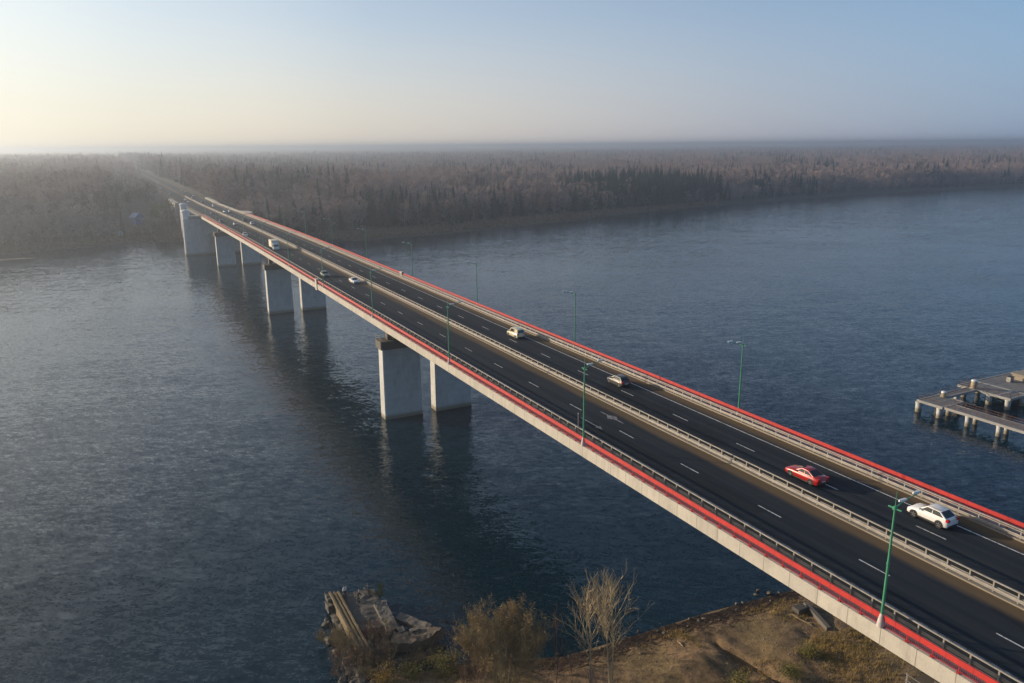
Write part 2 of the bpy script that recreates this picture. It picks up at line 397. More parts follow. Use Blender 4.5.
# ------------------------------------------------------------------ levels of the road and the banks
ZD = 24.5; CX = 61.0
def zroad(y): return ZD - 3.0*smooth01((y-250)/420.) 
SHF = [(-4000,200),(-1200,420),(-400,520),(-150,540),(-59,545),(-27,553),(7,570),(30,568),(60,535),(99,508),(150,506),(220,513),(330,541),(440,584),(520,600),(690,626),(890,647),(1110,632),(1500,560),(2600,300),(6000,-300)]
SHN = [(-400,-150),(-100,20),(0,58),(10,68),(16,74),(30,75),(34,74),(43,70),(54,69.3),(65,68.8),(79,67.3),(100,66),(150,58),(230,40),(500,-40)]
def zfar(x, y):
    ys = interp(x, SHF); d = y-ys
    if d < 0: return max(-3., d*.25)
    z = 1.4*smooth01(d/9)+1.6*smooth01((d-9)/30)
    L = smooth01((260-x)/260.)            # the high bank left of and at the bridge
    L2 = smooth01((470-x)/260.)            # lower ground along the bend to the right
    hh = 16.5*L+(1-L)*(9.5*L2+3.5*(1-L2))
    z += hh*smooth01((d-30)/(95*L+200*(1-L)))
    z += 1.2*mnoise.noise((x*.02, y*.02, 3.))*smooth01((d-20)/60)
    if d > 300: z += 2.5*mnoise.noise((x*.0016, y*.0016, 1.))*smooth01((d-300)/500)
    if d > 2600: z += (31-z)*smooth01((d-2600)/900)
    fw_ = smooth01((y-660)/30.)           # road embankment and cutting
    c = 1-smooth01((abs(x-CX)-11-6*fw_)/(2.9+11*fw_))
    if y > 600 and c > 0:
        t = smooth01((y-606)/14.)*c
        z = z*(1-t)+(zroad(y)-.5)*t
    return z
def znear(x, y):
    ys = interp(x, SHN); d = ys-y
    if d < 0: return max(-3., d*.3)+(1.9*math.exp(-((x-22.5)**2/10+(y-79)**2/24.)) if 12 < x < 32 else 0)
    z = 1.0*smooth01(d/5)+1.0*smooth01((d-3)/12)+.055*max(0, d-10)
    z += 15*smooth01((20-y)/140.)
    z += (.5*mnoise.noise((x*.16, y*.16, 0))+.26*mnoise.noise((x*.5, y*.5, 4))+.12*mnoise.noise((x*1.2, y*1.2, 8)))*smooth01(d/4)
    z += 1.3*math.exp(-((x-22)**2/22+(y-75.5)**2/26.))
    z += 1.1*math.exp(-((x-55)**2/18+(y-59.5)**2/7.))       # low earth mound
    gx = 60.3+.5*math.sin(y*.5)                             # washed-out gully
    z -= .9*math.exp(-((x-gx)/.55)**2)*smooth01((y-51)/2)*smooth01((63.5-y)/2)
    return z
def gridmesh(name, xs, ys_of, zf, mat, label, cat):
    b = MB(); n = len(ys_of(xs[0])); vs = []
    for x in xs:
        for y in ys_of(x): vs.append((x, y, zf(x, y)))
    fs = [(i*n+j, (i+1)*n+j, (i+1)*n+j+1, i*n+j+1) for i in range(len(xs)-1) for j in range(n-1)]
    b.add(vs, fs); o = b.build(name, mat, smooth=60)
    return tag(o, label, cat, kind='structure')
def arange(a, b, s): return [a+i*s for i in range(int(round((b-a)/s)))]
XF = [-9000,-5000,-3000,-1800,-1000,-600,-400]+arange(-300,20,12)+arange(20,104,3)+arange(104,1320,14)+[1330,1420,1550,1750,2100,2600,3500,5000,8000,13000]
DF = [-14,-6,-2,0,2,4.5,7,10,14,20,27,35,44,54,65,78,92,108,125,145,170,200,240,290,350,430,540,700,900,1200,1600,2200,2600,2850,3100,3500,4200,5500,8000,12000,17000]
ground_far = gridmesh('ground', XF, lambda x: [interp(x, SHF)+d for d in DF], zfar, M['far'], 'forest floor and reedy shore of the far river bank', 'ground')
XN = [-400,-300,-200,-120,-70,-40,-20]+arange(-10,8,3)+arange(8,92,.6)+arange(92,130,4)+[135,160,200,260,340,500]
DN = [12,7,4,2,1,0]+[-x*.55 for x in range(1,62)]+[-36,-40,-46,-54,-65,-80,-100,-130,-170,-240,-400,-700]
ground_near = gridmesh('ground', XN, lambda x: [interp(x, SHN)+d for d in DN][::-1], znear, M['bank'], 'bare brown earth bank at the foot of the bridge', 'ground')
b = MB(); b.add([(-14000,-6000,0),(16000,-6000,0),(16000,12000,0),(-14000,12000,0)], [(0,1,2,3)])
tag(b.build('water', M['water']), 'wide dark blue river with fine ripples', 'river', kind='structure')
b = MB()     # low mud bar off the far shore, left
pts = []
for i in range(28):
    t = 2*math.pi*i/28; r = 1+.18*mnoise.noise((math.cos(t)*2, math.sin(t)*2, 9))
    pts.append((-66+30*r*math.cos(t), 520+5*r*math.sin(t)-.06*30*math.cos(t)))
b.prism([( -66+(p[0]+66)*1.08, 520+(p[1]-520)*1.2) for p in pts], -.6, .28, top=pts)
tag(b.build('mud_bar', M['far']), 'low dark mud bar in the water off the far left shore', 'mud bar', kind='structure')

# ------------------------------------------------------------------ the bridge
Y0, Y1, YD1, YE = -150., 474., 566., 618.     # deck of fixed spans, drawbridge, approach
def ystations(a, b, step=24.): 
    n = max(1, int(math.ceil((b-a)/step))); return [a+(b-a)*i/n for i in range(n+1)]
def ribbon(mb, x0, x1, ya, yb, dz=0., thick=None, step=24., mi=0, z_of=zroad):
    rings = []
    for y in ystations(ya, yb, step):
        z = z_of(y)+dz
        if thick is None: rings.append([(x0, y, z), (x1, y, z)])
        else: rings.append([(x0, y, z-thick), (x1, y, z-thick), (x1, y, z), (x0, y, z)])
    if thick is None: mb.loft(rings, mi, closed=False)
    else: mb.loft(rings, mi)
bridge = thing('bridge', 'long straight red railed concrete road bridge crossing the river', 'bridge', (0,0,0))
b = MB(); ribbon(b, CX-12.0, CX+12.0, Y0, YE, -.03, .32); b.build('deck_slab', M['walk'], bridge)
b = MB(); ribbon(b, CX-10.55, CX+10.55, Y0, YE, 0); road_o = b.build('roadway', M['asphalt'], bridge)
for s in (-1, 1):
    b = MB(); x0, x1 = sorted((CX+s*12.0, CX+s*12.3))
    ribbon(b, x0, x1, Y0, Y1, .11, 1.42); b.build('fascia', M['fascia'], bridge)
    b = MB(); x0, x1 = sorted((CX+s*10.95, CX+s*11.995)); ribbon(b, x0, x1, Y0, Y1, .10, .10); b.build('walkway', M['walk'], bridge)
    b = MB(); x0, x1 = sorted((CX+s*10.55, CX+s*10.945)); ribbon(b, x0, x1, Y0, YE, .16, .16); b.build('kerb', M['kerb'], bridge)
    b = MB()       # box girder under each carriageway
    rings = []
    for y in ystations(Y0, Y1, 12):
        zt = zroad(y)-.352; zb = zroad(y)-3.9
        rings.append([(CX+s*6.2-2.6,y,zb),(CX+s*6.2+2.6,y,zb),(CX+s*6.2+3.2,y,zt),(CX+s*6.2-3.2,y,zt)])
    b.loft(rings); b.build('girder', M['girder'], bridge)
# lane paint, a sub-part of the roadway
def dash(mb, x, y0, y1, w=.14, dz=.004):
    z0, z1 = zroad(y0)+dz, zroad(y1)+dz
    mb.add([(x-w/2,y0,z0),(x+w/2,y0,z0),(x+w/2,y1,z1),(x-w/2,y1,z1)], [(0,1,2,3)])

for xd, ph in ((CX-5.12, 37.7), (CX+5.0, 39.4)):
    y = ph-24.4; rest = MB()
    while y < YE:
        if y < 590: b = MB(); dash(b, xd, y, y+3.1); b.build('lane_marking', M['white_line'], road_o)
        else: dash(rest, xd, y, y+3.1)
        y += 12.2
    y = ph-36.6
    while y > Y0: dash(rest, xd, y, y+3.1); y -= 12.2
    rest.build('lane_marking_row', M['white_line'], road_o)['kind'] = 'stuff'
b = MB(); ribbon(b, CX+8.42, CX+8.58, Y0, YE, .004); b.build('edge_line', M['white_line'], road_o)
b = MB(); ribbon(b, CX-8.98, CX-8.84, Y0, YE, .004); b.build('edge_line', M['faded_line'], road_o)
def glyph(pl, c):
    b = MB()
    for poly in pl: b.add([(c[0]+p[0], c[1]+p[1], ZD+.004) for p in poly], [tuple(range(len(poly)))])
    b.build('arrow_marking', M['faded_line'], road_o)
arrow = [[(-.1,-2.0),(.1,-2.0),(.1,2.0),(-.1,2.0)], [(-.45,-2.0),(0,-3.2),(.45,-2.0)]]
glyph(arrow, (54.2, 82.0))
glyph([[(-.12,-2.6),(.12,-2.6),(.12,-1.1),(-.12,-1.1)], [(0,-1.3),(.75,0),(0,1.3),(-.75,0)], [(-.12,1.1),(.12,1.1),(.12,2.7),(-.12,2.7)]], (57.9, 82.0))
# expansion joint with the pale boxes that close the railings over it
for x0, x1 in ((CX-10.5, CX-.4), (CX+.4, CX+10.5)):
    b = MB(); z = zroad(209); b.box(x0, x1, 208.9, 209.2, z-.01, z+.006); b.build('expansion_joint', M['trim'], bridge)
for s in (-1, 1):
    b = MB(); x0, x1 = sorted((CX+s*11.7, CX+s*12.5)); z = zroad(208)
    b.box(x0, x1, 207.2, 209.0, z-1.6, z+1.45); b.build('joint_cover', M['fascia'], bridge)
# drawbridge and approach: plain concrete parapets instead of the red railing
for s in (-1, 1):
    b = MB(); x0, x1 = sorted((CX+s*12.0, CX+s*12.25)); ribbon(b, x0, x1, Y1+1, YE, .85 if s > 0 else .16, 2.4 if s > 0 else 1.2); b.build('parapet', M['fascia'] if s > 0 else M['concrete'], bridge)
b = MB()      # steel plate deck edge of the lifting leaves
for s in (-1, 1):
    ribbon(b, CX+s*6.0-4.2, CX+s*6.0+4.2, Y1+14, YD1-8, -.352, 2.2)
b.build('lifting_leaf', M['girder'], bridge)
# balcony that sticks out of the right-hand edge where the drawbridge begins
b = MB(); z = zroad(482); b.prism([(CX+12.3,470),(CX+16.5,476),(CX+16.5,488),(CX+12.3,494)], z-.5, z+.9); b.build('balcony', M['fascia'], bridge)

def railing(side, label):
    s = side; x = CX+s*12.12
    rl = thing('railing', label, 'railing', (x, 0, ZD))
    b = MB(); ribbon(b, -.03, .03, Y0, Y1, 1.12, .43, z_of=lambda y: zroad(y)-ZD); b.build('top_panel', M['red'], rl)
    b = MB(); ribbon(b, -.055, .055, Y0, Y1, 1.17, .05, z_of=lambda y: zroad(y)-ZD); b.build('handrail', M['red'], rl)
    b = MB(); ribbon(b, -.02, .02, Y0, Y1, .26, .05, z_of=lambda y: zroad(y)-ZD)
    y = -60.
    while y < Y1:
        st = .145 if y < 150 else (.29 if y < 260 else .58)
        w = (.02 if y < 150 else (.04 if y < 260 else .08))*(1 if s < 0 else 3.2)
        z = zroad(y)-ZD
        b.box(-.014, .014, y-w/2, y+w/2, z+.2, z+.70); y += st
    b.build('picket_infill', M['red_dark'], rl)
    pm = MB(); pm.box(-.025, .022, -.035, .035, .12, .70); pm.box(-.11, .11, -.12, .12, .12, .20)
    pme = pm.mesh('post', M['red_dark'])
    rest = MB(); k = 0; y = -7.0 if s < 0 else 22.0
    y0 = y
    while y < Y1:
        z = zroad(y)-ZD
        if k < 100:
            o = bpy.data.objects.new('post', pme); COL.objects.link(o); o.parent = rl; o.location = (0, y, z)
        else:
            rest.box(-.05, .05, y-.05, y+.05, z+.12, z+1.13)
        k += 1; y += 2.0
    y = y0-2
    while y > Y0: rest.box(-.05, .05, y-.05, y+.05, .12, 1.13); y -= 2.
    o = rest.build('post_row', M['red_dark'], rl); o['kind'] = 'stuff'
    return rl
railing(-1, 'red railing with picket infill along the near left edge of the bridge')
railing(1, 'red railing along the far right edge of the bridge above open water')
def wbeam(mb, xo, s, ya, yb, zc):      # W profile facing s
    pr = [(0,-.16),(.06,-.10),(.06,-.05),(0,0),(.06,.05),(.06,.10),(0,.16)]
    rings = []
    for y in ystations(ya, yb, 24.):
        z = zroad(y)-ZD+zc
        rings.append([(xo+s*p[0], y, z+p[1]) for p in pr]+[(xo-s*.012, y, z+p[1]) for p in pr[::-1]])
    mb.loft(rings)
def guardrail(xc, faces, yend, label, ystart):
    g = thing('guardrail', label, 'guardrail', (xc, 0, ZD))
    f0 = faces[0]
    zz = lambda y: zroad(y)-ZD
    b = MB(); ribbon(b, -.06, .06, Y0, yend, 1.16, .10, z_of=zz); b.build('top_rail', M['galv'], g)
    for f in faces:
        b = MB(); wbeam(b, f*.14, f, Y0, yend, .46); b.build('beam', M['galv'], g)
        if len(faces) == 1:
            b = MB(); ribbon(b, *sorted((f*.15, f*.23)), Y0, yend, 1.04, .08, z_of=zz); b.build('upper_rail', M['galv'], g)
    base = .16 if len(faces) == 1 else .0
    if len(faces) == 2:
        b = MB(); ribbon(b, -.32, .32, Y0, yend, .14, .14, z_of=zz); b.build('kerb', M['kerb'], g)
        base = .14
    pm = MB(); pm.box(-.05, .05, -.06, .06, base, 1.05)
    for f in faces: pm.box(*sorted((f*.05, f*.14)), -.05, .05, .36, .58)
    pme = pm.mesh('post', M['galv'])
    rest = MB(); y = ystart; k = 0
    while y < yend:
        if k < 100:
            o = bpy.data.objects.new('post', pme); COL.objects.link(o); o.parent = g; o.location = (0, y, zz(y))
        else: rest.box(-.05, .05, y-.06, y+.06, zz(y)+base, zz(y)+1.05)
        k += 1; y += 2.0
    y = ystart-2
    while y > Y0: rest.box(-.05, .05, y-.06, y+.06, base, 1.05); y -= 2.
    o = rest.build('post_row', M['galv'], g); o['kind'] = 'stuff'
guardrail(CX-10.75, [1], Y1, 'galvanised guardrail between the left walkway and the road', -6.9)
guardrail(CX, [-1, 1], 700., 'double galvanised guardrail down the middle of the bridge', 4.)
guardrail(CX+10.75, [-1], YE, 'galvanised guardrail along the right side of the road beside the red railing', 22.)

def pier(x, y, zb, ztop, label, group, warm=False, hx=4.6, hy=1.7, extra=None):
    p = thing('bridge_pier', label, 'bridge pier', (x, y, 0), 0, group)
    def oct_(hx, hy, c): return [(-hx+c,-hy),(hx-c,-hy),(hx,-hy+c),(hx,hy-c),(hx-c,hy),(-hx+c,hy),(-hx,hy-c),(-hx,-hy+c)]
    mt = M['pier_warm'] if warm else M['pier']
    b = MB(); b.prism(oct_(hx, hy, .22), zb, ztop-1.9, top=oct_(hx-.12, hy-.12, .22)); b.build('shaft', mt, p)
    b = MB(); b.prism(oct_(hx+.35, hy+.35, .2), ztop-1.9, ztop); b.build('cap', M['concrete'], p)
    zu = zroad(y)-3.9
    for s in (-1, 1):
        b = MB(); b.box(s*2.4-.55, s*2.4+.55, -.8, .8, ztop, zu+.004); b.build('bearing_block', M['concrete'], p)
    b = MB()       # inspection rail on the cap
    for q in oct_(hx+.25, hy+.25, .2): b.tube((q[0], q[1], ztop), (q[0], q[1], ztop+1.0), .03, .03, 4)
    o8 = oct_(hx+.25, hy+.25, .2)
    for i in range(8):
        q, w = o8[i], o8[(i+1)%8]
        for h in (.5, 1.0): b.tube((q[0],q[1],ztop+h), (w[0],w[1],ztop+h), .025, .025, 4)
    b.build('inspection_rail', M['galv_dark'], p)
    return p
PG = 'concrete bridge piers standing in pairs'
for y, nm in ((162.9, 'the pair nearest the camera in the water'), (295., 'the second pair from the near bank'), (430., 'the third pair, next to the drawbridge towers')):
    dx = {162.9: .9, 295.: 0., 430.: -.6}[y]
    pier(CX-6.05+dx, y, -3, 18.4 if y < 400 else 17.8, 'left concrete pier of '+nm, PG)
    pier(CX+6.35+dx, y, -3, 18.4 if y < 400 else 17.8, 'right concrete pier of '+nm, PG)
pier(CX-6.2, 29.5, znear(55, 29)-1, 20.2, 'concrete pier standing on the near bank under the left half', PG)
pier(CX+6.2, 29.5, znear(67, 29)-1, 20.2, 'concrete pier standing on the near bank under the right half', PG)
# drawbridge towers: wide piers with a rounded head outside the deck
def draw_tower(y, label, hx0, zt):
    p = thing('drawbridge_pier', label, 'bridge pier', (CX, y, 0), 0, 'drawbridge piers with rounded white heads')
    b = MB(); x0 = hx0
    pl = [(-x0+2.6*math.cos(t)-0, 2.6*math.sin(t)) for t in [math.pi/2+math.pi*i/10 for i in range(11)]]+[(x0-2+2.6*math.cos(t), 2.6*math.sin(t)) for t in [-math.pi/2+math.pi*i/10 for i in range(11)]]
    b.prism(pl, -3, zroad(y)-2.0, top=[(q[0]*.985, q[1]*.95) for q in pl]); b.build('shaft', M['pier'], p, smooth=40)
    b = MB(); b.box(-8.4, -2.2, -4.2, -2.62, -3, 12.0); b.box(2.0, 9.5, -4.2, -2.62, -3, 12.0); b.build('machine_room_wall', M['pier_warm'], p)  # front panels face away from the sun; their warm colour imitates sunlight
    b = MB(); b.box(-x0+1.2, x0-3, -3.0, 3.0, zroad(y)-2.0, zroad(y)-.4); b.build('cap', M['pier_warm'], p)
    b = MB(); b.lathe([(2.15, zroad(y)-2.0), (2.15, zt-1.6), (2.5, zt-1.5), (2.5, zt-1.0), (1.9, zt-.45), (.9, zt), (.05, zt+.1)], 18, c=(-x0, 0, 0)); b.build('turret_head', plain('white_render', (.74, .71, .66), .7, 0, .06, 1), p, smooth=30)
    return p
draw_tower(487., 'drawbridge pier with white rounded head, nearer of the two', 19.3, 26.2)
draw_tower(562., 'drawbridge pier with white rounded head, farther of the two', 13.8, 25.2)
# abutment with the tapering sunlit wing wall
ab = thing('abutment', 'concrete bridge abutment with sunlit wing wall on the far bank', 'abutment', (CX, 616, 0))
b = MB(); b.box(-12.2, 12.2, 0, 8, -1, zroad(618)-.36); b.build('front_wall', M['pier'], ab)
for s in (-1, 1):
    b = MB(); zt = zroad(640)+.5
    x0, x1 = sorted((s*12.25, s*14.8)); b.hexa([(x0,-2,-1),(x1,-2,-1),(x1,56,10),(x0,56,10)], [(x0,-2,zt),(x1,-2,zt),(x1,56,zt),(x0,56,zt)]); b.build('wing_wall', M['fascia'], ab)
# the road on the far bank
b = MB(); ribbon(b, CX-11, CX+11, YE, 1900, .0, None, 30.); tag(b.build('road', M['asphalt']), 'grey road running on into the hazy far forest', 'road', kind='structure')
b = MB(); 
for xd in (CX-5.12, CX+5.0):
    y = 620.
    while y < 1500: dash(b, xd, y, y+3.1, .16, .006); y += 12.2
b.build('lane_marking_row', M['white_line'], bpy.data.objects['road'])['kind'] = 'stuff'

# ------------------------------------------------------------------ street lamps
def make_lamp(s, label):
    r = thing('street_lamp', label, 'street lamp', (0, 0, 0), 0, 'green street lamps along both edges of the bridge')
    b = MB(); b.lathe([(.30,-.12),(.30,.05),(.24,.45),(.16,.85),(.13,.95)], 12); b.build('base', M['pale_base'], r, smooth=40)
    b = MB(); b.tube((0,0,.9), (0,0,5.2), .115, .095, 10); b.tube((0,0,5.2), (0,0,9.9), .095, .07, 10); b.tube((0,0,9.9), (0,0,11.1), .035, .015, 6)
    b.lathe([(.13,5.1),(.13,5.3)], 10); b.build('pole', M['green'], r, smooth=40)
    b = MB(); b.lathe([(.07,9.55),(.17,9.6),(.17,9.8),(.07,9.85)], 10); b.box(-.06,.06,-.55,.55,9.66,9.74); b.build('collar', M['green'], r)
    d = -s                                   # arm reaches over the road
    b = MB(); b.tube((0,0,9.75), (d*1.3,0,10.15), .05, .042, 8); b.tube((d*1.3,0,10.15), (d*2.6,0,10.35), .042, .036, 8); a = b.build('arm', M['green'], r)
    for k, x in enumerate((.75, 2.25)):
        b = MB(); z = 10.0+.2*x
        pts = [(-.42,.05),(-.30,.13),(.15,.16),(.45,.10),(.52,0),(.45,-.10),(.15,-.16),(-.30,-.13),(-.42,-.05)]
        b.prism([(d*(x+p[0]), p[1]) for p in pts], z, z+.12, top=[(d*(x+p[0]*.8), p[1]*.7) for p in pts]); h = b.build('lamp_head', M['lamp'], r)
        b = MB(); b.prism([(d*(x+p[0]*.75), p[1]*.75) for p in pts], z-.03, z-.002); b.build('lens', M['lens'], h)
    return r
ORD = ['nearest', 'second', 'third', 'fourth', 'fifth', 'sixth', 'seventh', 'eighth', 'ninth', 'tenth', 'eleventh']
lampL = make_lamp(-1, ''); lampR = make_lamp(1, '')
for s, proto in ((-1, lampL), (1, lampR)):
    x = CX+s*12.15+(0 if s < 0 else .18)
    for k in range(11):
        y = (33.2 if s < 0 else 32.4)+41.9*k
        if y > 460: break
        if s > 0 and k == 0: continue
        o = proto if (k == (0 if s < 0 else 1)) else dup(proto, (0,0,0))
        o.location = (x, y, zroad(y)+.24)
        n = ORD[k if s < 0 else k-1]
        o['label'] = ('green street lamp on the left bridge edge, %s from the camera' if s < 0 else 'green street lamp on the right bridge edge, %s from the camera') % n
for o in list(COL.objects):
    if o.name.startswith('street_lamp') and not o.get('label'): bpy.data.objects.remove(o)
sp = thing('marker_post', 'slim grey marker post behind the left guardrail beside a lamp', 'post', (CX-10.9, 78.3, ZD+.1))
b = MB(); b.tube((0,0,0), (0,0,2.9), .045, .04, 8); b.build('post', M['galv_dark'], sp)
b = MB(); b.lathe([(.06,2.9),(.06,3.0),(.02,3.03)], 8); b.build('cap', M['lamp'], sp)

# ------------------------------------------------------------------ vehicles
def paint(name, c, metal=.2, rough=.3):
    return plain(name, c, rough, metal, .05, 2, coat=.6)
P = {'white': paint('white_car_paint', (.74,.73,.70), 0), 'red': paint('red_car_paint', (.36,.013,.013), .1),
     'cream': paint('cream_car_paint', (.60,.53,.36), 0), 'gold': paint('gold_car_paint', (.055,.052,.042), 0, .42),
     'silver': paint('silver_car_paint', (.48,.49,.50), .5), 'dark': paint('dark_car_paint', (.03,.035,.045), .4),
     'green': paint('grey_green_car_paint', (.22,.25,.20), .4), 'teal': paint('teal_car_paint', (.05,.11,.13), .4), 'blue': paint('blue_car_paint', (.04,.06,.13), .4)}
SH = {   # length, width, belt, roof, windscreen base, roof front, roof rear, rear-glass base (from the front), ground gap, hood z, boot z
 'suv':   dict(L=4.32, W=1.82, belt=1.13, roof=1.68, wb=1.12, rf=2.0, rr=3.30, rb=4.16, gap=.27, hood=1.03, boot=1.15, r=.38, fw=.84, rw=3.48, tw=.75),
 'hatch': dict(L=4.2, W=1.78, belt=.98, roof=1.50, wb=1.0, rf=1.85, rr=3.35, rb=4.02, gap=.20, hood=.90, boot=1.0, r=.32, fw=.80, rw=3.38, tw=.74),
 'sedan': dict(L=4.7, W=1.84, belt=.97, roof=1.45, wb=1.28, rf=2.25, rr=3.10, rb=4.25, gap=.19, hood=.90, boot=1.03, r=.34, fw=.92, rw=3.70, tw=.70),
 'van':   dict(L=4.6, W=1.80, belt=1.08, roof=1.85, wb=.95, rf=1.7, rr=4.3, rb=4.52, gap=.2, hood=1.02, boot=1.09, r=.32, fw=.85, rw=3.70, tw=.80)}
def make_car(kind, pnt, label, pos, rz, group=None, full=True, name='car', cat='car'):
    q = SH[kind]; L, W = q['L'], q['W']; h = W/2
    r = thing(name, label, cat, pos, rz, group)
    Y = lambda d: L/2-d                      # distance behind the front bumper -> local y
    st = [(0.0,.42,.62,.80),(.06,.30,.72,.90),(.28,q['gap']+.02,q['hood']-.13,.965),(.75,q['gap'],q['hood']-.04,1.0),(q['wb'],q['gap'],q['hood']+.01,1.0),
          ((q['wb']+q['rb'])/2,q['gap'],q['belt'],1.0),(q['rb']-.25,q['gap'],q['boot'],1.0),(L-.26,q['gap']+.02,q['boot']-.02,.97),(L-.06,.32,q['boot']-.12,.92),(L,.42,.70,.84)]
    st.sort(key=lambda a: a[0]); rings = []
    for d, zl, zh, k in st:
        w = h*k; y = Y(d); zm = (zl+zh)*.5
        rings.append([(-w*.93,y,zl),(-w*.99,y,zl+.10*(zh-zl)),(-w,y,zm),(-w*.97,y,zh-.12*(zh-zl)),(-w*.86,y,zh),(0,y,zh+.02),(w*.86,y,zh),(w*.97,y,zh-.12*(zh-zl)),(w,y,zm),(w*.99,y,zl+.10*(zh-zl)),(w*.93,y,zl)])
    b = MB(); b.loft(rings)
    # cabin
    zb, zr = q['belt']-.05, q['roof']; wb_, wr = h*.925, h*q['tw']
    cb = [(-wb_,Y(q['rb']),zb),(wb_,Y(q['rb']),zb),(wb_,Y(q['wb']),zb),(-wb_,Y(q['wb']),zb)]
    ct = [(-wr,Y(q['rr']),zr-.05),(wr,Y(q['rr']),zr-.05),(wr,Y(q['rf']),zr-.04),(-wr,Y(q['rf']),zr-.04)]
    ym = (Y(q['rr'])+Y(q['rf']))/2
    b.hexa(cb, ct)
    b.hexa(ct, [(-wr*.86,Y(q['rr'])+.10,zr),(wr*.86,Y(q['rr'])+.10,zr),(wr*.86,Y(q['rf'])-.12,zr),(-wr*.86,Y(q['rf'])-.12,zr)])
    bm = bmesh.new(); tm = bpy.data.meshes.new('tmp'); tm.from_pydata(b.v, [], b.f); bm.from_mesh(tm); bpy.data.meshes.remove(tm)
    bmesh.ops.recalc_face_normals(bm, faces=bm.faces)
    ed = [e for e in bm.edges if len(e.link_faces) == 2 and e.calc_face_angle(0) > R(24)]
    bmesh.ops.bevel(bm, geom=ed, offset=.055, segments=2, affect='EDGES', clamp_overlap=True)
    b = MB(); bm.verts.index_update(); b.add([v.co[:] for v in bm.verts], [[v.index for v in f.verts] for f in bm.faces]); bm.free()
    for d in (q['fw'], q['rw']):             # dark wheel housings
        for s in (-1, 1):
            x = s*(h*1.0+.004); n = 14; R_ = q['r']+.07
            pts = [(x, Y(d)+R_*math.cos(math.pi*i/n), q['r']+R_*math.sin(math.pi*i/n)) for i in range(n+1)]
            b.add(pts+[(x, Y(d)-R_, q['gap']+.01), (x, Y(d)+R_, q['gap']+.01)], [tuple(range(n+3))], 1)
    b.build('body', [P[pnt], M['trim']], r, smooth=50)
    def panel(nm, c4, u0, u1, v0, v1, mat, off=.012):
        a, bb, c, d = [Vector(p) for p in c4]   # bottom-left, bottom-right, top-right, top-left
        nrm = (bb-a).cross(d-a).normalized()
        def pt(u, v): return a.lerp(bb, u).lerp(d.lerp(c, u), v)
        m2 = MB(); f = [pt(u0,v0),pt(u1,v0),pt(u1,v1),pt(u0,v1)]
        m2.hexa([p-nrm*.02 for p in f], [p+nrm*off for p in f]); return m2.build(nm, mat, r)
    panel('windscreen', (cb[2],cb[3],ct[3],ct[2]), .06, .94, .14, .93, M['glass'])
    panel('rear_window', (cb[0],cb[1],ct[1],ct[0]), .09, .91, .18, .92, M['glass'])
    for s, (A, B, C, D) in ((-1, (cb[3],cb[0],ct[0],ct[3])), (1, (cb[1],cb[2],ct[2],ct[1]))):
        if s < 0:
            panel('side_window', (A,B,C,D), .10, .48, .17, .90, M['glass']); panel('side_window', (A,B,C,D), .51, .92 if kind != 'van' else .6, .17, .90, M['glass'])
        else:
            panel('side_window', (A,B,C,D), .52, .90, .17, .90, M['glass']); panel('side_window', (A,B,C,D), .08 if kind != 'van' else .4, .49, .17, .90, M['glass'])
    for d in (q['fw'], q['rw']):
        for s in (-1, 1):
            R_ = q['r']; m2 = MB(); m2.lathe([(R_*.62,-.10),(R_*.93,-.11),(R_,-.07),(R_,.07),(R_*.93,.11),(R_*.62,.10)], 20, ax='x')
            w = m2.build('wheel', M['tyre'], r, smooth=40, loc=(s*(h-.085), Y(d), R_))
            m2 = MB(); m2.lathe([(.05,s*.085),(R_*.24,s*.09),(R_*.24,s*.07)], 10, ax='x')
            m2.lathe([(R_*.54,s*.092),(R_*.64,s*.098),(R_*.64,s*.06),(R_*.54,s*.06)], 18, ax='x')
            for k in range(5):
                t = 2*math.pi*k/5+.3; m2.tube((s*.085, R_*.15*math.cos(t), R_*.15*math.sin(t)), (s*.09, R_*.60*math.cos(t), R_*.60*math.sin(t)), .045, .035, 4)
            m2.build('rim', M['rim'], w)
    for s in (-1, 1):
        m2 = MB(); x0, x1 = sorted((s*h*.52, s*h*.88)); zf = q['hood']-.25
        m2.hexa([(x0,Y(.30),zf-.06),(x1,Y(.40),zf-.06),(x1,Y(.13),zf-.06),(x0,Y(.045),zf-.06)], [(x0,Y(.40),zf+.10),(x1,Y(.50),zf+.10),(x1,Y(.25),zf+.06),(x0,Y(.12),zf+.05)]); m2.build('headlight', M['headlight'], r)
        m2 = MB(); x0, x1 = sorted((s*h*.56, s*h*.945)); zt = q['boot']-.25
        m2.box(x0, x1, Y(L)-.004, Y(L-.24), zt, zt+.22); m2.build('taillight', M['taillight'], r)
    if full:
        for s in (-1, 1):
            m2 = MB(); x0, x1 = sorted((s*h*.96, s*(h+.19))); m2.hexa([(x0,Y(q['wb']+.38),q['belt']-.02),(x1,Y(q['wb']+.36),q['belt']),(x1,Y(q['wb']+.22),q['belt']),(x0,Y(q['wb']+.20),q['belt']-.02)], [(x0,Y(q['wb']+.38),q['belt']+.12),(x1,Y(q['wb']+.36),q['belt']+.14),(x1,Y(q['wb']+.25),q['belt']+.13),(x0,Y(q['wb']+.22),q['belt']+.1)])
            m2.build('mirror', [P[pnt]], r)
        m2 = MB(); m2.box(-h*.80, h*.80, Y(L)-.02, Y(L-.10), .34, .50); m2.build('bumper', M['trim'], r)
        m2 = MB(); m2.box(-h*.60, h*.60, Y(.05), Y(-.015), .36, .54); m2.build('grille', M['trim'], r)
        m2 = MB(); m2.box(-.26, .26, Y(L)-.03, Y(L)-.0, .58, .69); m2.build('number_plate', M['plate'], r)
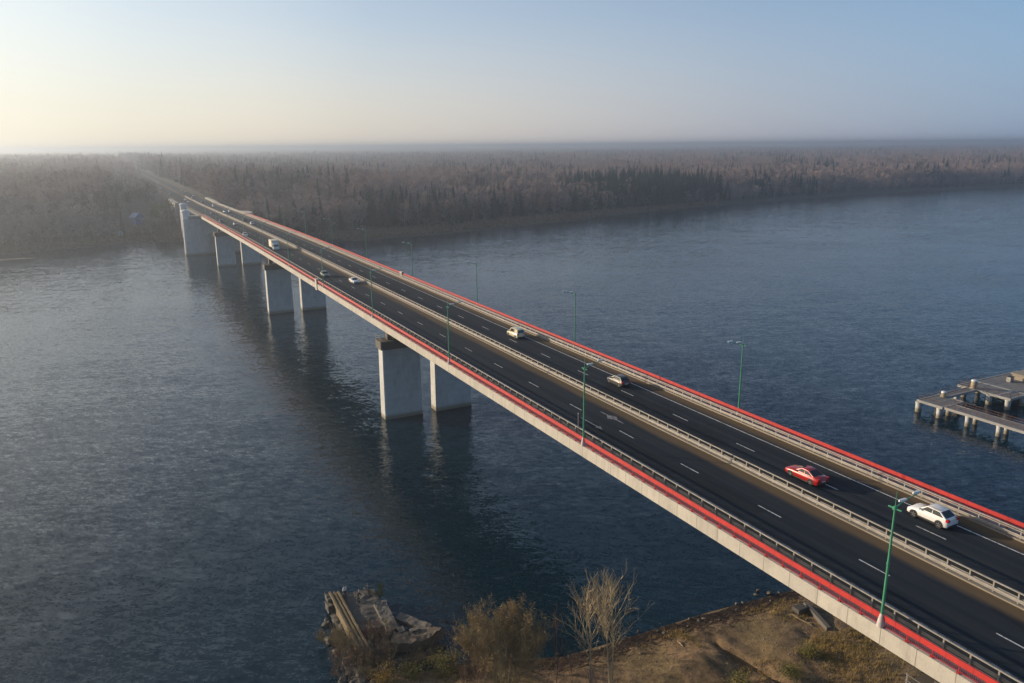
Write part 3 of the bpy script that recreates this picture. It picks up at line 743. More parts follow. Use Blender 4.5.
        for s in (-1, 1):
            m2 = MB(); x0, x1 = sorted((s*(h*.95), s*(h+.012))); m2.box(x0, x1, Y(q['rw']-q['r']-.08), Y(q['fw']+q['r']+.08), q['gap']+.0, q['gap']+(.17 if kind == 'suv' else .10)); m2.build('sill', M['trim'], r)
        if kind == 'suv':
            for s in (-1, 1):
                m2 = MB(); m2.tube((s*wr*.9,Y(q['rf']+.15),zr+.04),(s*wr*.9,Y(q['rr']-.1),zr+.03),.025,.025,6); m2.tube((s*wr*.9,Y(q['rf']+.15),zr-.06),(s*wr*.9,Y(q['rf']+.15),zr+.05),.02,.02,5); m2.tube((s*wr*.9,Y(q['rr']-.1),zr-.06),(s*wr*.9,Y(q['rr']-.1),zr+.04),.02,.02,5); m2.build('roof_rail', M['galv'], r)
            m2 = MB(); m2.hexa([(-wr*.85,Y(q['rr']+.14),zr-.08),(wr*.85,Y(q['rr']+.14),zr-.08),(wr*.85,Y(q['rr']-.1),zr-.03),(-wr*.85,Y(q['rr']-.1),zr-.03)],[(-wr*.82,Y(q['rr']+.16),zr-.05),(wr*.82,Y(q['rr']+.16),zr-.05),(wr*.82,Y(q['rr']-.1),zr+.005),(-wr*.82,Y(q['rr']-.1),zr+.005)]); m2.build('spoiler', [P[pnt]], r)
    return r
def onroad(x, y, dz=.006): return (x, y, zroad(y)+dz)
UP, DN_ = 0.0, math.pi
make_car('suv', 'white', 'white crossover driving away in the right lane, nearest car', onroad(68.25, 42.45), UP)
make_car('sedan', 'red', 'shiny red saloon driving away ahead of the white crossover', onroad(65.15, 55.2), UP)
make_car('hatch', 'gold', 'dull gold hatchback with dark rear window driving away in the right carriageway', onroad(67.45, 94.0), UP)
make_car('van', 'cream', 'small cream van driving away along the right carriageway', onroad(67.9, 128.9), UP, name='van', cat='van')
make_car('sedan', 'white', 'white saloon coming towards the camera beside the middle guardrail', onroad(58.2, 204.7), DN_)
make_car('hatch', 'green', 'small grey green hatchback coming towards the camera near the left guardrail', onroad(54.0, 219.8), DN_)
FG = 'small distant cars on the bridge'
far_cars = [('hatch','white','little white car coming towards the camera behind the box truck',52.0,344,DN_),('hatch','silver','pale car coming towards the camera along the middle guardrail, far out',56.6,402,DN_),
 ('hatch','white','little white car driving away beside the middle guardrail, far out',64.2,400,UP),('suv','dark','dark car driving away next to the middle guardrail before the drawbridge',64.4,424,UP),
 ('hatch','teal','dark teal car coming towards the camera just before the drawbridge',52.6,422,DN_),('sedan','blue','dark blue saloon coming off the drawbridge towards the camera',56.4,488,DN_),
 ('hatch','white','white car driving away on the drawbridge in the outer lane',68.0,500,UP),('suv','silver','silver car driving away on the drawbridge in the inner lane',64.2,494,UP),
 ('van','white','white van driving away past the end of the drawbridge',66.0,560,UP)]
for kd, pn, lb, x, y, rz in far_cars: make_car(kd, pn, lb, onroad(x, y), rz, FG, full=False, name='van' if kd == 'van' else 'car', cat='van' if kd == 'van' else 'car')
rg = random.Random(5)
for i, y in enumerate((604, 622, 648, 671, 700, 742, 770, 800, 850, 905, 960, 1040, 1100, 1180)):
    lane, rz = rg.choice([(56.5, DN_), (52.4, DN_), (63.8, UP), (67.8, UP)])
    make_car(rg.choice(['hatch','sedan','suv']), rg.choice(['white','silver','dark','white']), 'tiny hazy car on the road between the far trees', onroad(lane, y), rz, 'tiny cars on the road through the far forest', full=False)
# box truck
tr = thing('box_truck', 'white box truck coming towards the camera in the outer left lane', 'truck', onroad(53.5, 289.5), DN_)
b = MB(); b.box(-1.22, 1.22, -3.6, 1.55, 1.0, 3.45); b.build('cargo_box', plain('cream_panel', (.66,.60,.48), .5, 0, .05, 1), tr)
b = MB(); b.loft([[(-1.05,1.75,.5),(1.05,1.75,.5),(1.05,1.75,2.6),(-1.05,1.75,2.6)],[(-1.08,2.1,.45),(1.08,2.1,.45),(1.06,2.6,2.65),(-1.06,2.6,2.65)],[(-1.08,3.55,.42),(1.08,3.55,.42),(1.05,3.25,2.2),(-1.05,3.25,2.2)],[(-1.0,3.75,.5),(1.0,3.75,.5),(1.0,3.62,1.35),(-1.0,3.62,1.35)]]); b.build('cab', P['white'], tr)
b = MB(); b.box(-.5, .5, -3.5, 2.0, .62, .98); b.build('chassis', M['trim'], tr)
b = MB(); b.hexa([(-.92,3.44,1.42),(.92,3.44,1.42),(.92,3.63,1.40),(-.92,3.63,1.40)],[(-.9,3.1,2.18),(.9,3.1,2.18),(.9,3.34,2.15),(-.9,3.34,2.15)]); b.build('windscreen', M['glass'], tr)
for s in (-1, 1):
    b = MB(); b.box(*sorted((s*1.05, s*1.10)), 2.35, 3.15, 1.4, 2.1); b.build('side_window', M['glass'], tr)
    b = MB(); b.box(*sorted((s*.62, s*.95)), 3.6, 3.78, .7, .9); b.build('headlight', M['headlight'], tr)
    for y in (2.75, -2.2):
        b = MB(); b.lathe([(.28,-.13),(.42,-.14),(.45,-.09),(.45,.09),(.42,.14),(.28,.13)], 18, ax='x'); w = b.build('wheel', M['tyre'], tr, smooth=40, loc=(s*.95, y, .45))
        b = MB(); b.lathe([(.05,s*.09),(.26,s*.1),(.27,s*.04)], 14, ax='x'); b.build('rim', M['rim'], w)

# ------------------------------------------------------------------ far forest
def strip(mb, p, d, L, w, side, mi=0):        # thin flat twig: a narrow triangle-ended strip
    q = p+d*L; s = side*w*.5
    mb.add([p-s, p+s, q+s*.25, q-s*.25], [(0,1,2,3)], mi)
def proto_bare(seed, H, crown_r, lo, n, droop=.2):
    rg = random.Random(seed); tk = MB(); cr = MB()
    lean = rg.uniform(-.03, .03)
    top = Vector((lean*H, rg.uniform(-.03,.03)*H, H*.93)); r0 = H*.008+.04
    tk.tube((0,0,-1), top*.5, r0, r0*.65, 6); tk.tube(top*.5, top, r0*.65, .03, 5)
    limbs = []
    for i in range(24):
        f = lo+(1-lo)*(i+rg.random())/24*.95; p = top*f
        a = rg.uniform(0, 2*math.pi); e = rg.uniform(.25, .95)
        d = Vector((math.cos(a)*math.cos(e), math.sin(a)*math.cos(e), math.sin(e)))
        L = crown_r*(1.15*math.sqrt(max(.05, 1-((f-.5)/.56)**2)))*rg.uniform(.65, 1.15)
        tk.tube(p, p+d*L, .055, .018, 3, caps=False); limbs.append((p, d, L))
    for i in range(n):
        p0, d0, L = rg.choice(limbs); p = p0+d0*(L*rg.uniform(.25, 1.0))
        p = p+Vector((rg.gauss(0,.35), rg.gauss(0,.35), rg.gauss(0,.35)))
        d = (d0+Vector((rg.gauss(0,.5), rg.gauss(0,.5), rg.gauss(.25,.4)))).normalized()
        sd = d.cross(Vector((rg.gauss(0,1), rg.gauss(0,1), rg.gauss(0,1)))).normalized()
        strip(cr, p, d, rg.uniform(.6, 1.6), rg.uniform(.08, .26), sd)
    return tk, cr
def proto_spruce(seed, H, rad):
    rg = random.Random(seed); tk = MB(); cr = MB()
    tk.tube((0,0,-1), (0,0,H*.97), H*.011+.05, .03, 6)
    n = 26
    for i in range(n):
        f = (i+.5)/n; z = H*(.10+.9*f); r = rad*(1-f)**.85*rg.uniform(.8, 1.1)+.12
        k = max(6, int(13*(1-f)+5))
        for j in range(k):
            a = 2*math.pi*(j+rg.random()*.8)/k; L = r*rg.uniform(.65, 1.12)
            o = Vector((math.cos(a), math.sin(a), 0)); t = Vector((-math.sin(a), math.cos(a), 0))
            b0 = Vector((0,0,z)); w = .28*L+.18
            tip = b0+o*L+Vector((0,0,-.30*L-.1)); mid = b0+o*L*.55+Vector((0,0,-.05*L))
            cr.add([b0+Vector((0,0,.25)), mid+t*w, tip, mid-t*w], [(0,1,2),(0,2,3)])
            cr.add([mid+t*w*.9, mid+t*w*.4+o*.3*L+Vector((0,0,-.55)), mid-t*w*.5+Vector((0,0,-.6))], [(0,1,2)])
    return tk, cr
PR = []      # (kind, trunk mesh, crown mesh)
for i, (H, cr_, lo, n) in enumerate([(22,6.6,.18,1400),(18,6.2,.16,1300),(24,7.0,.22,1500),(13,5.6,.08,1100),(21,5.2,.24,1200)]):
    tk, c = proto_bare(10+i, H, cr_, lo, n)
    PR.append(('bare', tk.mesh('trunk', M['trunk_pale'] if i in (0, 2, 4) else M['trunk_dark']), c.mesh('crown', [M['twig'], M['twig_rust'], M['twig_pink'], M['twig_rust'], M['twig_pink']][i]), H))
for i, (H, r_) in enumerate([(24,4.4),(19,4.0),(27,4.8)]):
    tk, c = proto_spruce(40+i, H, r_)
    PR.append(('spruce', tk.mesh('trunk', M['trunk_dark']), c.mesh('crown', M['needles']), H))
protos = bpy.data.collections.new('tree_kinds')          # kept out of the scene: only instanced below
for i, (k, tm, cm, H) in enumerate(PR):
    me = cm.copy(); bm = bmesh.new(); bm.from_mesh(cm)
    n0 = len(bm.faces); bm.from_mesh(tm); bm.faces.ensure_lookup_table()
    for f in bm.faces[n0:]: f.material_index = 1
    bm.to_mesh(me); bm.free(); me.materials.clear(); me.materials.append(cm.materials[0]); me.materials.append(tm.materials[0])
    o = bpy.data.objects.new('%02d_%s_tree' % (i, k), me); protos.objects.link(o)
rg = random.Random(77)
cand = []; low = []
def clear(x, y):
    if y > 560 and abs(x-CX) < (19 if y < 1100 else 13): return True
    if 600 < y < 1150 and 6 < x < 70 and x > 6+(y-600)*.02: return True
    if (x-18)**2/260+(y-622)**2/700 < 1: return True
    return False
def spruceness(x, y): 
    v = mnoise.noise((x*.008, y*.008, 7.))+.5*mnoise.noise((x*.03, y*.03, 2.))
    return v
def in_view(x, y):
    a = math.degrees(math.atan2(x, y)); return -9 < a < 63
def scatter(d0, d1, sp, jit=.9):
    x = -330.
    while x < 4200:
        d = d0
        while d < d1:
            xx = x+rg.uniform(-.5,.5)*sp*jit; dd = d+rg.uniform(-.5,.5)*sp*jit
            yy = interp(xx, SHF)+dd
            d += sp
            if not in_view(xx, yy): continue
            edge = 24 if xx < 60 else (30+7*math.sin(xx*.05) if xx < 330 else (26-14*smooth01((xx-330)/200)))
            if xx < 40: edge = 16
            if dd < edge or clear(xx, yy): continue
            if dd > 60 and mnoise.noise((xx*.018, yy*.018, 51.)) > .33: continue
            cand.append((xx, yy, dd))
        x += sp
scatter(8, 120, 6.2); scatter(120, 420, 7.6); scatter(420, 1000, 10.); scatter(1000, 2900, 15.)
for i in range(420):
    x = rg.uniform(4, 44); y = rg.uniform(640, 1350)
    if abs(x-CX) > 17+(y-640)*.004 and (x-20)**2/500+(y-634)**2/300 > 1: low.append((x, y, y-interp(x, SHF)))
trees = []
for x, y, d in low: trees.append((x, y, d+200, rg.choice([0, 1, 3, 3, 4, 6]), rg.uniform(.35, .6)))
for x, y, d in cand:
    s = spruceness(x, y)
    pb = 0.04 if s < .12 else (.20 if s < .3 else .70)
    if x < 60: pb *= .35
    if d < 26: pb *= .6
    stand = 430 < x < 590 and 14 < d < 150            # the dark spruce stand right of centre
    if stand: pb = .72
    elif 230 < x < 330 and 30 < d < 110: pb = max(pb, .45)
    if rg.random() < pb: k = rg.choice([5, 6, 7])
    else:
        w = mnoise.noise((x*.01, y*.01, 31.))+.3*rg.uniform(-1, 1)
        k = rg.choice([2, 4, 4, 2, 3]) if w > .08 else (rg.choice([0, 0, 1, 0, 3]) if w < -.12 else rg.choice([0, 1, 2, 3, 4]))
    sc_ = (rg.uniform(.55, 1.05)+.34*mnoise.noise((x*.012, y*.012, 11.)))*(.92 if x < 60 else 1.06)
    if d < 30: sc_ *= .75
    if stand and k > 4: sc_ = rg.uniform(.95, 1.3)
    trees.append((x, y, d, k, sc_))
def rank(t): return t[3] is None and 9e9 or t[2]*1.0+.10*math.hypot(t[0], t[1])
order = sorted(range(len(trees)), key=lambda i: rank(trees[i]))
single = set(order[:292])
for i in sorted(single):
    x, y, d, k, s = trees[i]; kind, tm, cm, H = PR[k]
    side = 'left of the bridge' if x < 60 else ('right of the bridge' if x < 420 else 'far right')
    if kind == 'bare': nm, lb, ct = 'bare_tree', 'leafless grey brown tree at the front edge of the forest '+side, 'tree'
    else: nm, lb, ct = 'spruce_tree', 'dark green spruce at the front edge of the forest '+side, 'tree'
    r = thing(nm, lb, ct, (x, y, zfar(x, y)-.1), rg.uniform(0, 6.28), ('leafless trees ' if kind == 'bare' else 'spruces ')+'of the far forest edge '+side)
    r.scale = (s, s, s)
    for q, me in (('trunk', tm), ('crown', cm)):
        o = bpy.data.objects.new(q, me); COL.objects.link(o); o.parent = r
pts = [(trees[i][0], trees[i][1], zfar(trees[i][0], trees[i][1])-.2) for i in range(len(trees)) if i not in single]
ks = [trees[i][3] for i in range(len(trees)) if i not in single]; ss = [trees[i][4]*(1.0 if trees[i][2] < 1000 else 1.15) for i in range(len(trees)) if i not in single]
def instancer(name, pts, ks, ss, coll, label, cat, kind='stuff'):
    me = bpy.data.meshes.new(name); me.from_pydata(pts, [], [])
    a = me.attributes.new('pick', 'INT', 'POINT'); a.data.foreach_set('value', ks)
    a = me.attributes.new('size', 'FLOAT', 'POINT'); a.data.foreach_set('value', ss)
    a = me.attributes.new('turn', 'FLOAT', 'POINT'); a.data.foreach_set('value', [rg.uniform(0, 6.28) for _ in pts])
    o = bpy.data.objects.new(name, me); COL.objects.link(o); tag(o, label, cat, kind=kind)
    g = bpy.data.node_groups.new(name, 'GeometryNodeTree')
    g.interface.new_socket('Geometry', in_out='INPUT', socket_type='NodeSocketGeometry'); g.interface.new_socket('Geometry', in_out='OUTPUT', socket_type='NodeSocketGeometry')
    N = g.nodes; gi = N.new('NodeGroupInput'); go = N.new('NodeGroupOutput'); ip = N.new('GeometryNodeInstanceOnPoints'); ci = N.new('GeometryNodeCollectionInfo')
    ci.inputs['Collection'].default_value = coll; ci.inputs['Separate Children'].default_value = True; ci.inputs['Reset Children'].default_value = True
    def na(nm, ty): q = N.new('GeometryNodeInputNamedAttribute'); q.data_type = ty; q.inputs['Name'].default_value = nm; return q.outputs['Attribute']
    cx = N.new('ShaderNodeCombineXYZ'); g.links.new(na('turn', 'FLOAT'), cx.inputs[2])
    g.links.new(gi.outputs[0], ip.inputs['Points']); g.links.new(ci.outputs[0], ip.inputs['Instance']); ip.inputs['Pick Instance'].default_value = True
    g.links.new(na('pick', 'INT'), ip.inputs['Instance Index']); g.links.new(cx.outputs[0], ip.inputs['Rotation']); g.links.new(na('size', 'FLOAT'), ip.inputs['Scale'])
    g.links.new(ip.outputs[0], go.inputs[0]); md = o.modifiers.new('trees', 'NODES'); md.node_group = g
    return o
instancer('forest', pts, ks, ss, protos, 'hazy mixed forest of bare trees and spruces reaching to the horizon', 'forest')
print('trees', len(trees), 'instanced', len(pts))
# reeds and bushes fringing the far shore
b = MB(); rr = random.Random(8)
for i in range(9000):
    x = rr.uniform(-110, 560); d = rr.uniform(3, 30)
    y = interp(x, SHF)+d
    if not in_view(x, y) or (abs(x-CX) < 13 and y > 600): continue
    z = zfar(x, y)-.1; a = rr.uniform(0, 6.28); h = rr.uniform(.8, 2.2); w = rr.uniform(.5, 1.3)
    dx, dy = math.cos(a)*w, math.sin(a)*w
    b.add([(x-dx,y-dy,z),(x+dx,y+dy,z),(x+dx*.7+rr.uniform(-.3,.3),y+dy*.7,z+h),(x-dx*.4,y-dy*.4,z+h*.8)], [(0,1,2,3)])
tag(b.build('reeds', M['reed']), 'brown reeds fringing the far shore', 'reeds', kind='stuff')
# yellowing tree on the slope beside the wing wall
def leafy(seed, H, rad, n, leafmat, barkmat, name, label, cat, loc, size=.5, group=None):
    rg = random.Random(seed); r = thing(name, label, cat, loc, 0, group)
    tk = MB(); cr = MB(); tips = []
    for i in range(5):
        a = rg.uniform(0, 6.28); p = Vector((0,0,-.2)); d = Vector((math.cos(a)*.35, math.sin(a)*.35, 1)).normalized()
        for k in range(4):
            q = p+d*H*.22; tk.tube(p, q, H*.018*(1-k*.22), H*.018*(.78-k*.2), 5, caps=False); p = q; tips.append(p.copy())
            d = (d+Vector((rg.gauss(0,.35), rg.gauss(0,.35), rg.gauss(.1,.2)))).normalized()
    tk.build('trunk', barkmat, r)
    for i in range(n):
        p = rg.choice(tips)+Vector((rg.gauss(0,rad*.38), rg.gauss(0,rad*.38), rg.gauss(0,H*.13)))
        if p.z < .1: p.z = rg.uniform(.1, .6)
        u = Vector((rg.gauss(0,1), rg.gauss(0,1), rg.gauss(0,1))).normalized(); v = u.orthogonal().normalized(); s = size*rg.uniform(.5, 1.2)
        cr.add([p-u*s, p+v*s*.6, p+u*s, p-v*s*.6], [(0,1,2,3)])
    cr.build('crown', leafmat, r); return r
leafy(3, 15, 6.5, 1500, M['leaf_yellow'], M['trunk_dark'], 'yellowing_tree', 'yellow green tree on the slope beside the sunlit wing wall', 'tree', (40, 622, zfar(40, 622)), .75)
# houses on the far shore
def house(x, y, label, w, l, h, wall, roof, rz):
    z = zfar(x, y); r = thing('house', label, 'house', (x, y, z), rz)
    b = MB(); b.box(-w/2, w/2, -l/2, l/2, -2, h); b.add([(-w/2,-l/2,h),(w/2,-l/2,h),(0,-l/2,h+w*.42),(-w/2,l/2,h),(w/2,l/2,h),(0,l/2,h+w*.42)], [(0,1,2),(3,5,4)]); b.build('wall', wall, r)
    b = MB(); 
    for s in (-1, 1): b.hexa([(0,-l/2-.5,h+w*.42+.02),(s*(w/2+.6),-l/2-.5,h-.48),(s*(w/2+.6),l/2+.5,h-.48),(0,l/2+.5,h+w*.42+.02)], [(0,-l/2-.5,h+w*.42+.25),(s*(w/2+.6),-l/2-.5,h-.25),(s*(w/2+.6),l/2+.5,h-.25),(0,l/2+.5,h+w*.42+.25)])
    rf = b.build('roof', roof, r); b = MB(); b.box(.6, 1.4, 1, 1.8, h+1, h+w*.42+1.2); b.build('chimney', M['concrete'], rf)
    for s in (-1, 1):
        b = MB(); b.box(s*w*.22-.55, s*w*.22+.55, -l/2-.06, -l/2+.05, 1.2, 2.7); f = b.build('window', M['plate'], r)
        b = MB(); b.box(s*w*.22-.45, s*w*.22+.45, -l/2-.09, -l/2-.062, 1.3, 2.6); b.build('pane', M['glass'], f)
    return r
house(21, 634, 'blue house with blue grey roof among the trees left of the bridge', 6.5, 8, 4.2, plain('blue_boards', (.12,.17,.34), .8, 0, .1, 1), plain('blue_roof', (.15,.20,.36), .6, 0, .1, 1), R(25))
house(8, 596, 'tiny white shed near the water left of the blue house', 3.6, 4.4, 2.6, plain('white_boards', (.6,.6,.58), .8, 0, .1, 1), plain('grey_roof', (.35,.35,.36), .7, 0, .1, 1), R(-10))

# ------------------------------------------------------------------ the near bank
def branchy(mb, p, d, L, r, depth, rg, up=.25, spread=.5, nseg=3, kids=(3,5), shrink=.62, rmin=.006, tips=None, n=4):
    q = p; dd = d.copy(); pts_ = [p]
    for k in range(nseg):
        dd = (dd+Vector((rg.gauss(0,.10), rg.gauss(0,.10), rg.gauss(up*.12,.05)))).normalized()
        e = q+dd*(L/nseg); r1 = max(rmin, r*(1-.75*(k+1)/nseg)); r0 = max(rmin, r*(1-.75*k/nseg))
        mb.tube(q, e, r0, r1, n if r0 > .02 else 3, caps=False); q = e; pts_.append(q)
    if tips is not None: tips.append(q)
    if depth <= 0: return
    for k in range(rg.randint(*kids)):
        f = rg.uniform(.25, 1.0)*nseg; i = min(nseg-1, int(f)); p2 = pts_[i].lerp(pts_[i+1], f-i)
        a = rg.uniform(0, 6.28); o = dd.orthogonal().normalized(); o = Matrix.Rotation(a, 3, dd) @ o
        d2 = (dd+o*spread*rg.uniform(.6, 1.3)+Vector((0,0,up))).normalized()
        branchy(mb, p2, d2, L*shrink*rg.uniform(.7, 1.15), max(rmin, r*.5), depth-1, rg, up, spread, max(2, nseg-1), kids, shrink, rmin, tips, n)
def twigtree(seed, name, label, cat, loc, stems, H, r, depth, up, spread, kids, bark, lean=.1, leaf=None, nleaf=0, lsize=.08, shrink=.55, group=None, rmin=.007):
    rg = random.Random(seed); t = thing(name, label, cat, loc, 0, group)
    tk = MB(); cr = MB(); tips = []
    for i in range(stems):
        a = rg.uniform(0, 6.28); ln = lean*rg.uniform(.4, 1.2)
        d = Vector((math.cos(a)*ln, math.sin(a)*ln, 1)).normalized(); b0 = Vector((math.cos(a)*.3*min(1, lean*3), math.sin(a)*.3*min(1, lean*3), -.3)); h = H*rg.uniform(.8, 1.0)
        n = 6; q = b0; dd = d.copy(); pp = [q]
        for k in range(n):
            dd = (dd+Vector((rg.gauss(0,.035), rg.gauss(0,.035), .03))).normalized(); e = q+dd*(h/n)
            tk.tube(q, e, max(rmin, r*(1-.85*k/n)), max(rmin, r*(1-.85*(k+1)/n)), 6, caps=False); q = e; pp.append(q)
        for k in range(rg.randint(*kids)*2):
            f = rg.uniform(.28, 1.0)*n; j = min(n-1, int(f)); p = pp[j].lerp(pp[j+1], f-j); dj = (pp[j+1]-pp[j]).normalized()
            o = Matrix.Rotation(rg.uniform(0, 6.28), 3, dj) @ dj.orthogonal().normalized()
            d2 = (dj*.7+o*spread*rg.uniform(.7, 1.4)+Vector((0,0,up))).normalized()
            branchy(cr, p, d2, h*.34*(1.25-.7*f/n)*rg.uniform(.7, 1.2), r*.34, depth, rg, up, spread, 3, (2, 4), shrink, rmin, tips)
    tk.build('trunk', bark, t, smooth=60)
    c = cr.build('crown', bark, t)
    if leaf and nleaf:
        lf = MB()
        for i in range(nleaf):
            p = rg.choice(tips)+Vector((rg.gauss(0,.16), rg.gauss(0,.16), rg.gauss(0,.16)))
            u = Vector((rg.gauss(0,.55), rg.gauss(0,.55), rg.gauss(1,.4))).normalized(); v = u.orthogonal().normalized(); s = lsize*rg.uniform(.8, 2.6)
            lf.add([p-u*s, p+v*.014, p+u*s, p-v*.014], [(0,1,2,3)])
        o = lf.build('leaves', leaf, t); o['kind'] = 'stuff'
    return t
def on(x, y): return (x, y, znear(x, y))
twigtree(1, 'willow_bush', 'large round bare olive brown bush on the near bank', 'bush', on(33.6, 66.4), 24, 8.8, .06, 3, .22, .55, (7, 9), M['bark_olive'], .60, M['catkin'], 26000, .13)
twigtree(2, 'willow_bush', 'smaller reddish bare bush leaning against the large round bush', 'bush', on(30.0, 68.6), 8, 4.6, .04, 2, .2, .6, (5, 7), M['twig_rust'], .6, M['twig_rust'], 900, .08)
twigtree(3, 'poplar_tree', 'pale bare twin stemmed poplar standing right of the thin birch, taller left stem', 'tree', on(41.7, 61.8), 1, 13.4, .13, 2, .5, .72, (12, 14), M['bark_birch'], .03, shrink=.66, rmin=.014)
twigtree(4, 'poplar_tree', 'pale bare poplar close beside its twin, on the side towards the bridge', 'tree', on(43.8, 61.0), 2, 13.2, .12, 2, .5, .78, (10, 12), M['bark_birch'], .17, shrink=.66, rmin=.014)
twigtree(5, 'birch_tree', 'thin single stemmed bare birch right of the round bush', 'tree', on(38.6, 64.2), 1, 9.2, .075, 2, .5, .35, (7, 9), M['twig_rust'], .03, M['twig_rust'], 250, .07, shrink=.45)
twigtree(6, 'sapling', 'reddish bare sapling between the birch and the poplars', 'sapling', on(40.4, 63.2), 3, 5.6, .035, 1, .5, .35, (5, 7), M['twig_rust'], .16, M['twig_rust'], 300, .07)
twigtree(16, 'sapling', 'grey bare saplings clump at the foot of the poplars', 'sapling', on(41.4, 60.2), 7, 4.2, .03, 1, .5, .35, (4, 6), M['twig'], .3, shrink=.5)
rgb = random.Random(21)
SG = 'low bare scrub along the near bank'
for i in range(26):
    x = rgb.uniform(31, 52); y = interp(x, SHN)-rgb.uniform(2.0, 16)
    twigtree(30+i, 'scrub', 'low bare reddish scrub on the bank below the round bush and poplars', 'shrub', on(x, y), 4, rgb.uniform(1.0, 2.4), .02, 1, .3, .6, (3, 5), M['twig_rust'] if i % 3 else M['twig'], .6, M['twig_rust'], 60, .07, group=SG)
# dry grass over the bank (stuff)
b = MB(); rr = random.Random(4)
def tuft(x, y, h, n, sp):
    z = znear(x, y)-.03
    for k in range(n):
        a = rr.uniform(0, 6.28); bx, by = x+rr.gauss(0, sp), y+rr.gauss(0, sp); w = .022; ln = rr.uniform(.1, .6)*h
        b.add([(bx-w*math.sin(a), by+w*math.cos(a), z), (bx+w*math.sin(a), by-w*math.cos(a), z), (bx+math.cos(a)*ln, by+math.sin(a)*ln, z+h*rr.uniform(.6, 1.1))], [(0,1,2)])
for i in range(26000):
    x = rr.uniform(14, 96); y = interp(x, SHN)-abs(rr.gauss(0, 1))*14-1.0
    if y < 24: continue
    g = mnoise.noise((x*.13, y*.13, 5.))+.35*mnoise.noise((x*.6, y*.6, 2.))
    d = interp(x, SHN)-y
    dens = g+.35*smooth01((d-9)/6)-.25+.45*smooth01((x-64)/6)*smooth01((d-7)/5)+.3*smooth01((35-x)/6)
    if 47 < x < 63 and d > 3 and d < 12: dens -= .35
    if dens < rr.uniform(-.02, .5): continue
    tuft(x, y, rr.uniform(.25, .7), 7, .16)
tag(b.build('grass', M['grass']), 'dry yellow grass tufts over the near bank', 'grass', kind='stuff')
b = MB()        # dark wrack of reed stalks and twigs washed up along the water
for i in range(9000):
    x = rr.uniform(30, 92); d = abs(rr.gauss(0, 1))*1.9+.1+1.1*mnoise.noise((x*.22, 3., 1.)); y = interp(x, SHN)-d
    if d < .1: continue
    z = znear(x, y)+.03; a = rr.gauss(-.15, .5); L = rr.uniform(.15, .6); w = rr.uniform(.015, .05); dx, dy = math.cos(a), math.sin(a)
    b.add([(x-dx*L, y-dy*L, z), (x-dy*w, y+dx*w, z+.04), (x+dx*L, y+dy*L, z+rr.uniform(0, .08)), (x+dy*w, y-dx*w, z+.02)], [(0,1,2,3)])
tag(b.build('wrack', plain('wet_wrack', (.07, .045, .032), .9, 0, .4, 1.5)), 'dark strip of washed up reed litter along the near beach', 'litter', kind='stuff')
b = MB()        # small stones lying about on the earth
for i in range(5200):
    x = rr.uniform(32, 84); y = interp(x, SHN)-rr.uniform(.2, 20); q = rr.uniform(.025, .085)*(1.6 if rr.random() < .1 else 1)
    if mnoise.noise((x*.3, y*.3, 14.)) < rr.uniform(-.35, .3): continue
    z = znear(x, y)
    b.add([(x-q, y-q*.6, z-.02), (x+q, y-q*.7, z-.02), (x+q*.8, y+q, z-.02), (x-q*.7, y+q*.9, z-.02), (x+q*.1, y, z+q*.9)], [(0,1,4),(1,2,4),(2,3,4),(3,0,4)])
tag(b.build('gravel', plain('pale_gravel', (.27, .22, .165), .9, 0, .45, .8)), 'small stones scattered over the brown earth of the near bank', 'gravel', kind='stuff')
# driftwood and beach stones
rk = MB()
def rock_mesh(seed, flat=.7):
    rg = random.Random(seed); bm = bmesh.new(); bmesh.ops.create_icosphere(bm, subdivisions=2, radius=1)
    for v in bm.verts:
        n = mnoise.noise(v.co*1.1+Vector((seed*3.1, 0, 0))); v.co *= 1+.45*n; v.co.z *= flat; v.co.x *= 1.25
    for k in range(9):       # broken flat faces
        n = Vector((rg.gauss(0,1), rg.gauss(0,1), rg.gauss(0,.8))).normalized(); dd = rg.uniform(.55, .85)
        for v in bm.verts:
            e = v.co.dot(n)-dd
            if e > 0: v.co -= n*e
    me = bpy.data.meshes.new('rock'); bm.to_mesh(me); bm.free(); me.materials.append(M['rock']); return me
RM = [rock_mesh(i) for i in range(6)]
def rock(x, y, z, s, label, group, rg):
    o = bpy.data.objects.new('rock', rg.choice(RM)); COL.objects.link(o); o.location = (x, y, z); o.scale = (s, s, s)
    o.rotation_euler = (rg.uniform(-.4,.4), rg.uniform(-.4,.4), rg.uniform(0, 6.28)); return tag(o, label, 'rock', group)
rg2 = random.Random(31)
for i in range(34):
    x = rg2.uniform(34, 84); y = interp(x, SHN)-rg2.uniform(-.6, 2.6); s = rg2.uniform(.12, .32)
    rock(x, y, max(0, znear(x, y))+s*.2, s, 'grey stone at the water line of the near beach', 'stones along the near beach', rg2)
for px, py, s in ((770, 592.5, .45), (758, 590, .35), (756, 594, .28)):
    p = pix(px, py, .2); rock(p.x, p.y, .1, s, 'pale boulder standing in the shallow water beside the bridge', 'pale boulders in the shallows', rg2)
def log(p0, p1, r, name, label, cat, group=None, mat='wood', stubs=2):
    rg = random.Random(int(p0[0]*100)); b = MB(); p0 = Vector(p0); p1 = Vector(p1); n = 5; q = p0
    for k in range(n):
        e = p0.lerp(p1, (k+1)/n)+Vector((rg.gauss(0,r*.4), rg.gauss(0,r*.4), 0)); b.tube(q, e, r*(1-.12*k), r*(1-.12*(k+1)), 7); q = e
    for k in range(stubs):
        q = p0.lerp(p1, rg.uniform(.3, .9)); b.tube(q, q+Vector((rg.gauss(0,.3), rg.gauss(0,.3), .35)), r*.4, r*.2, 5)
    return tag(b.build(name, M[mat], smooth=60), label, cat, group)
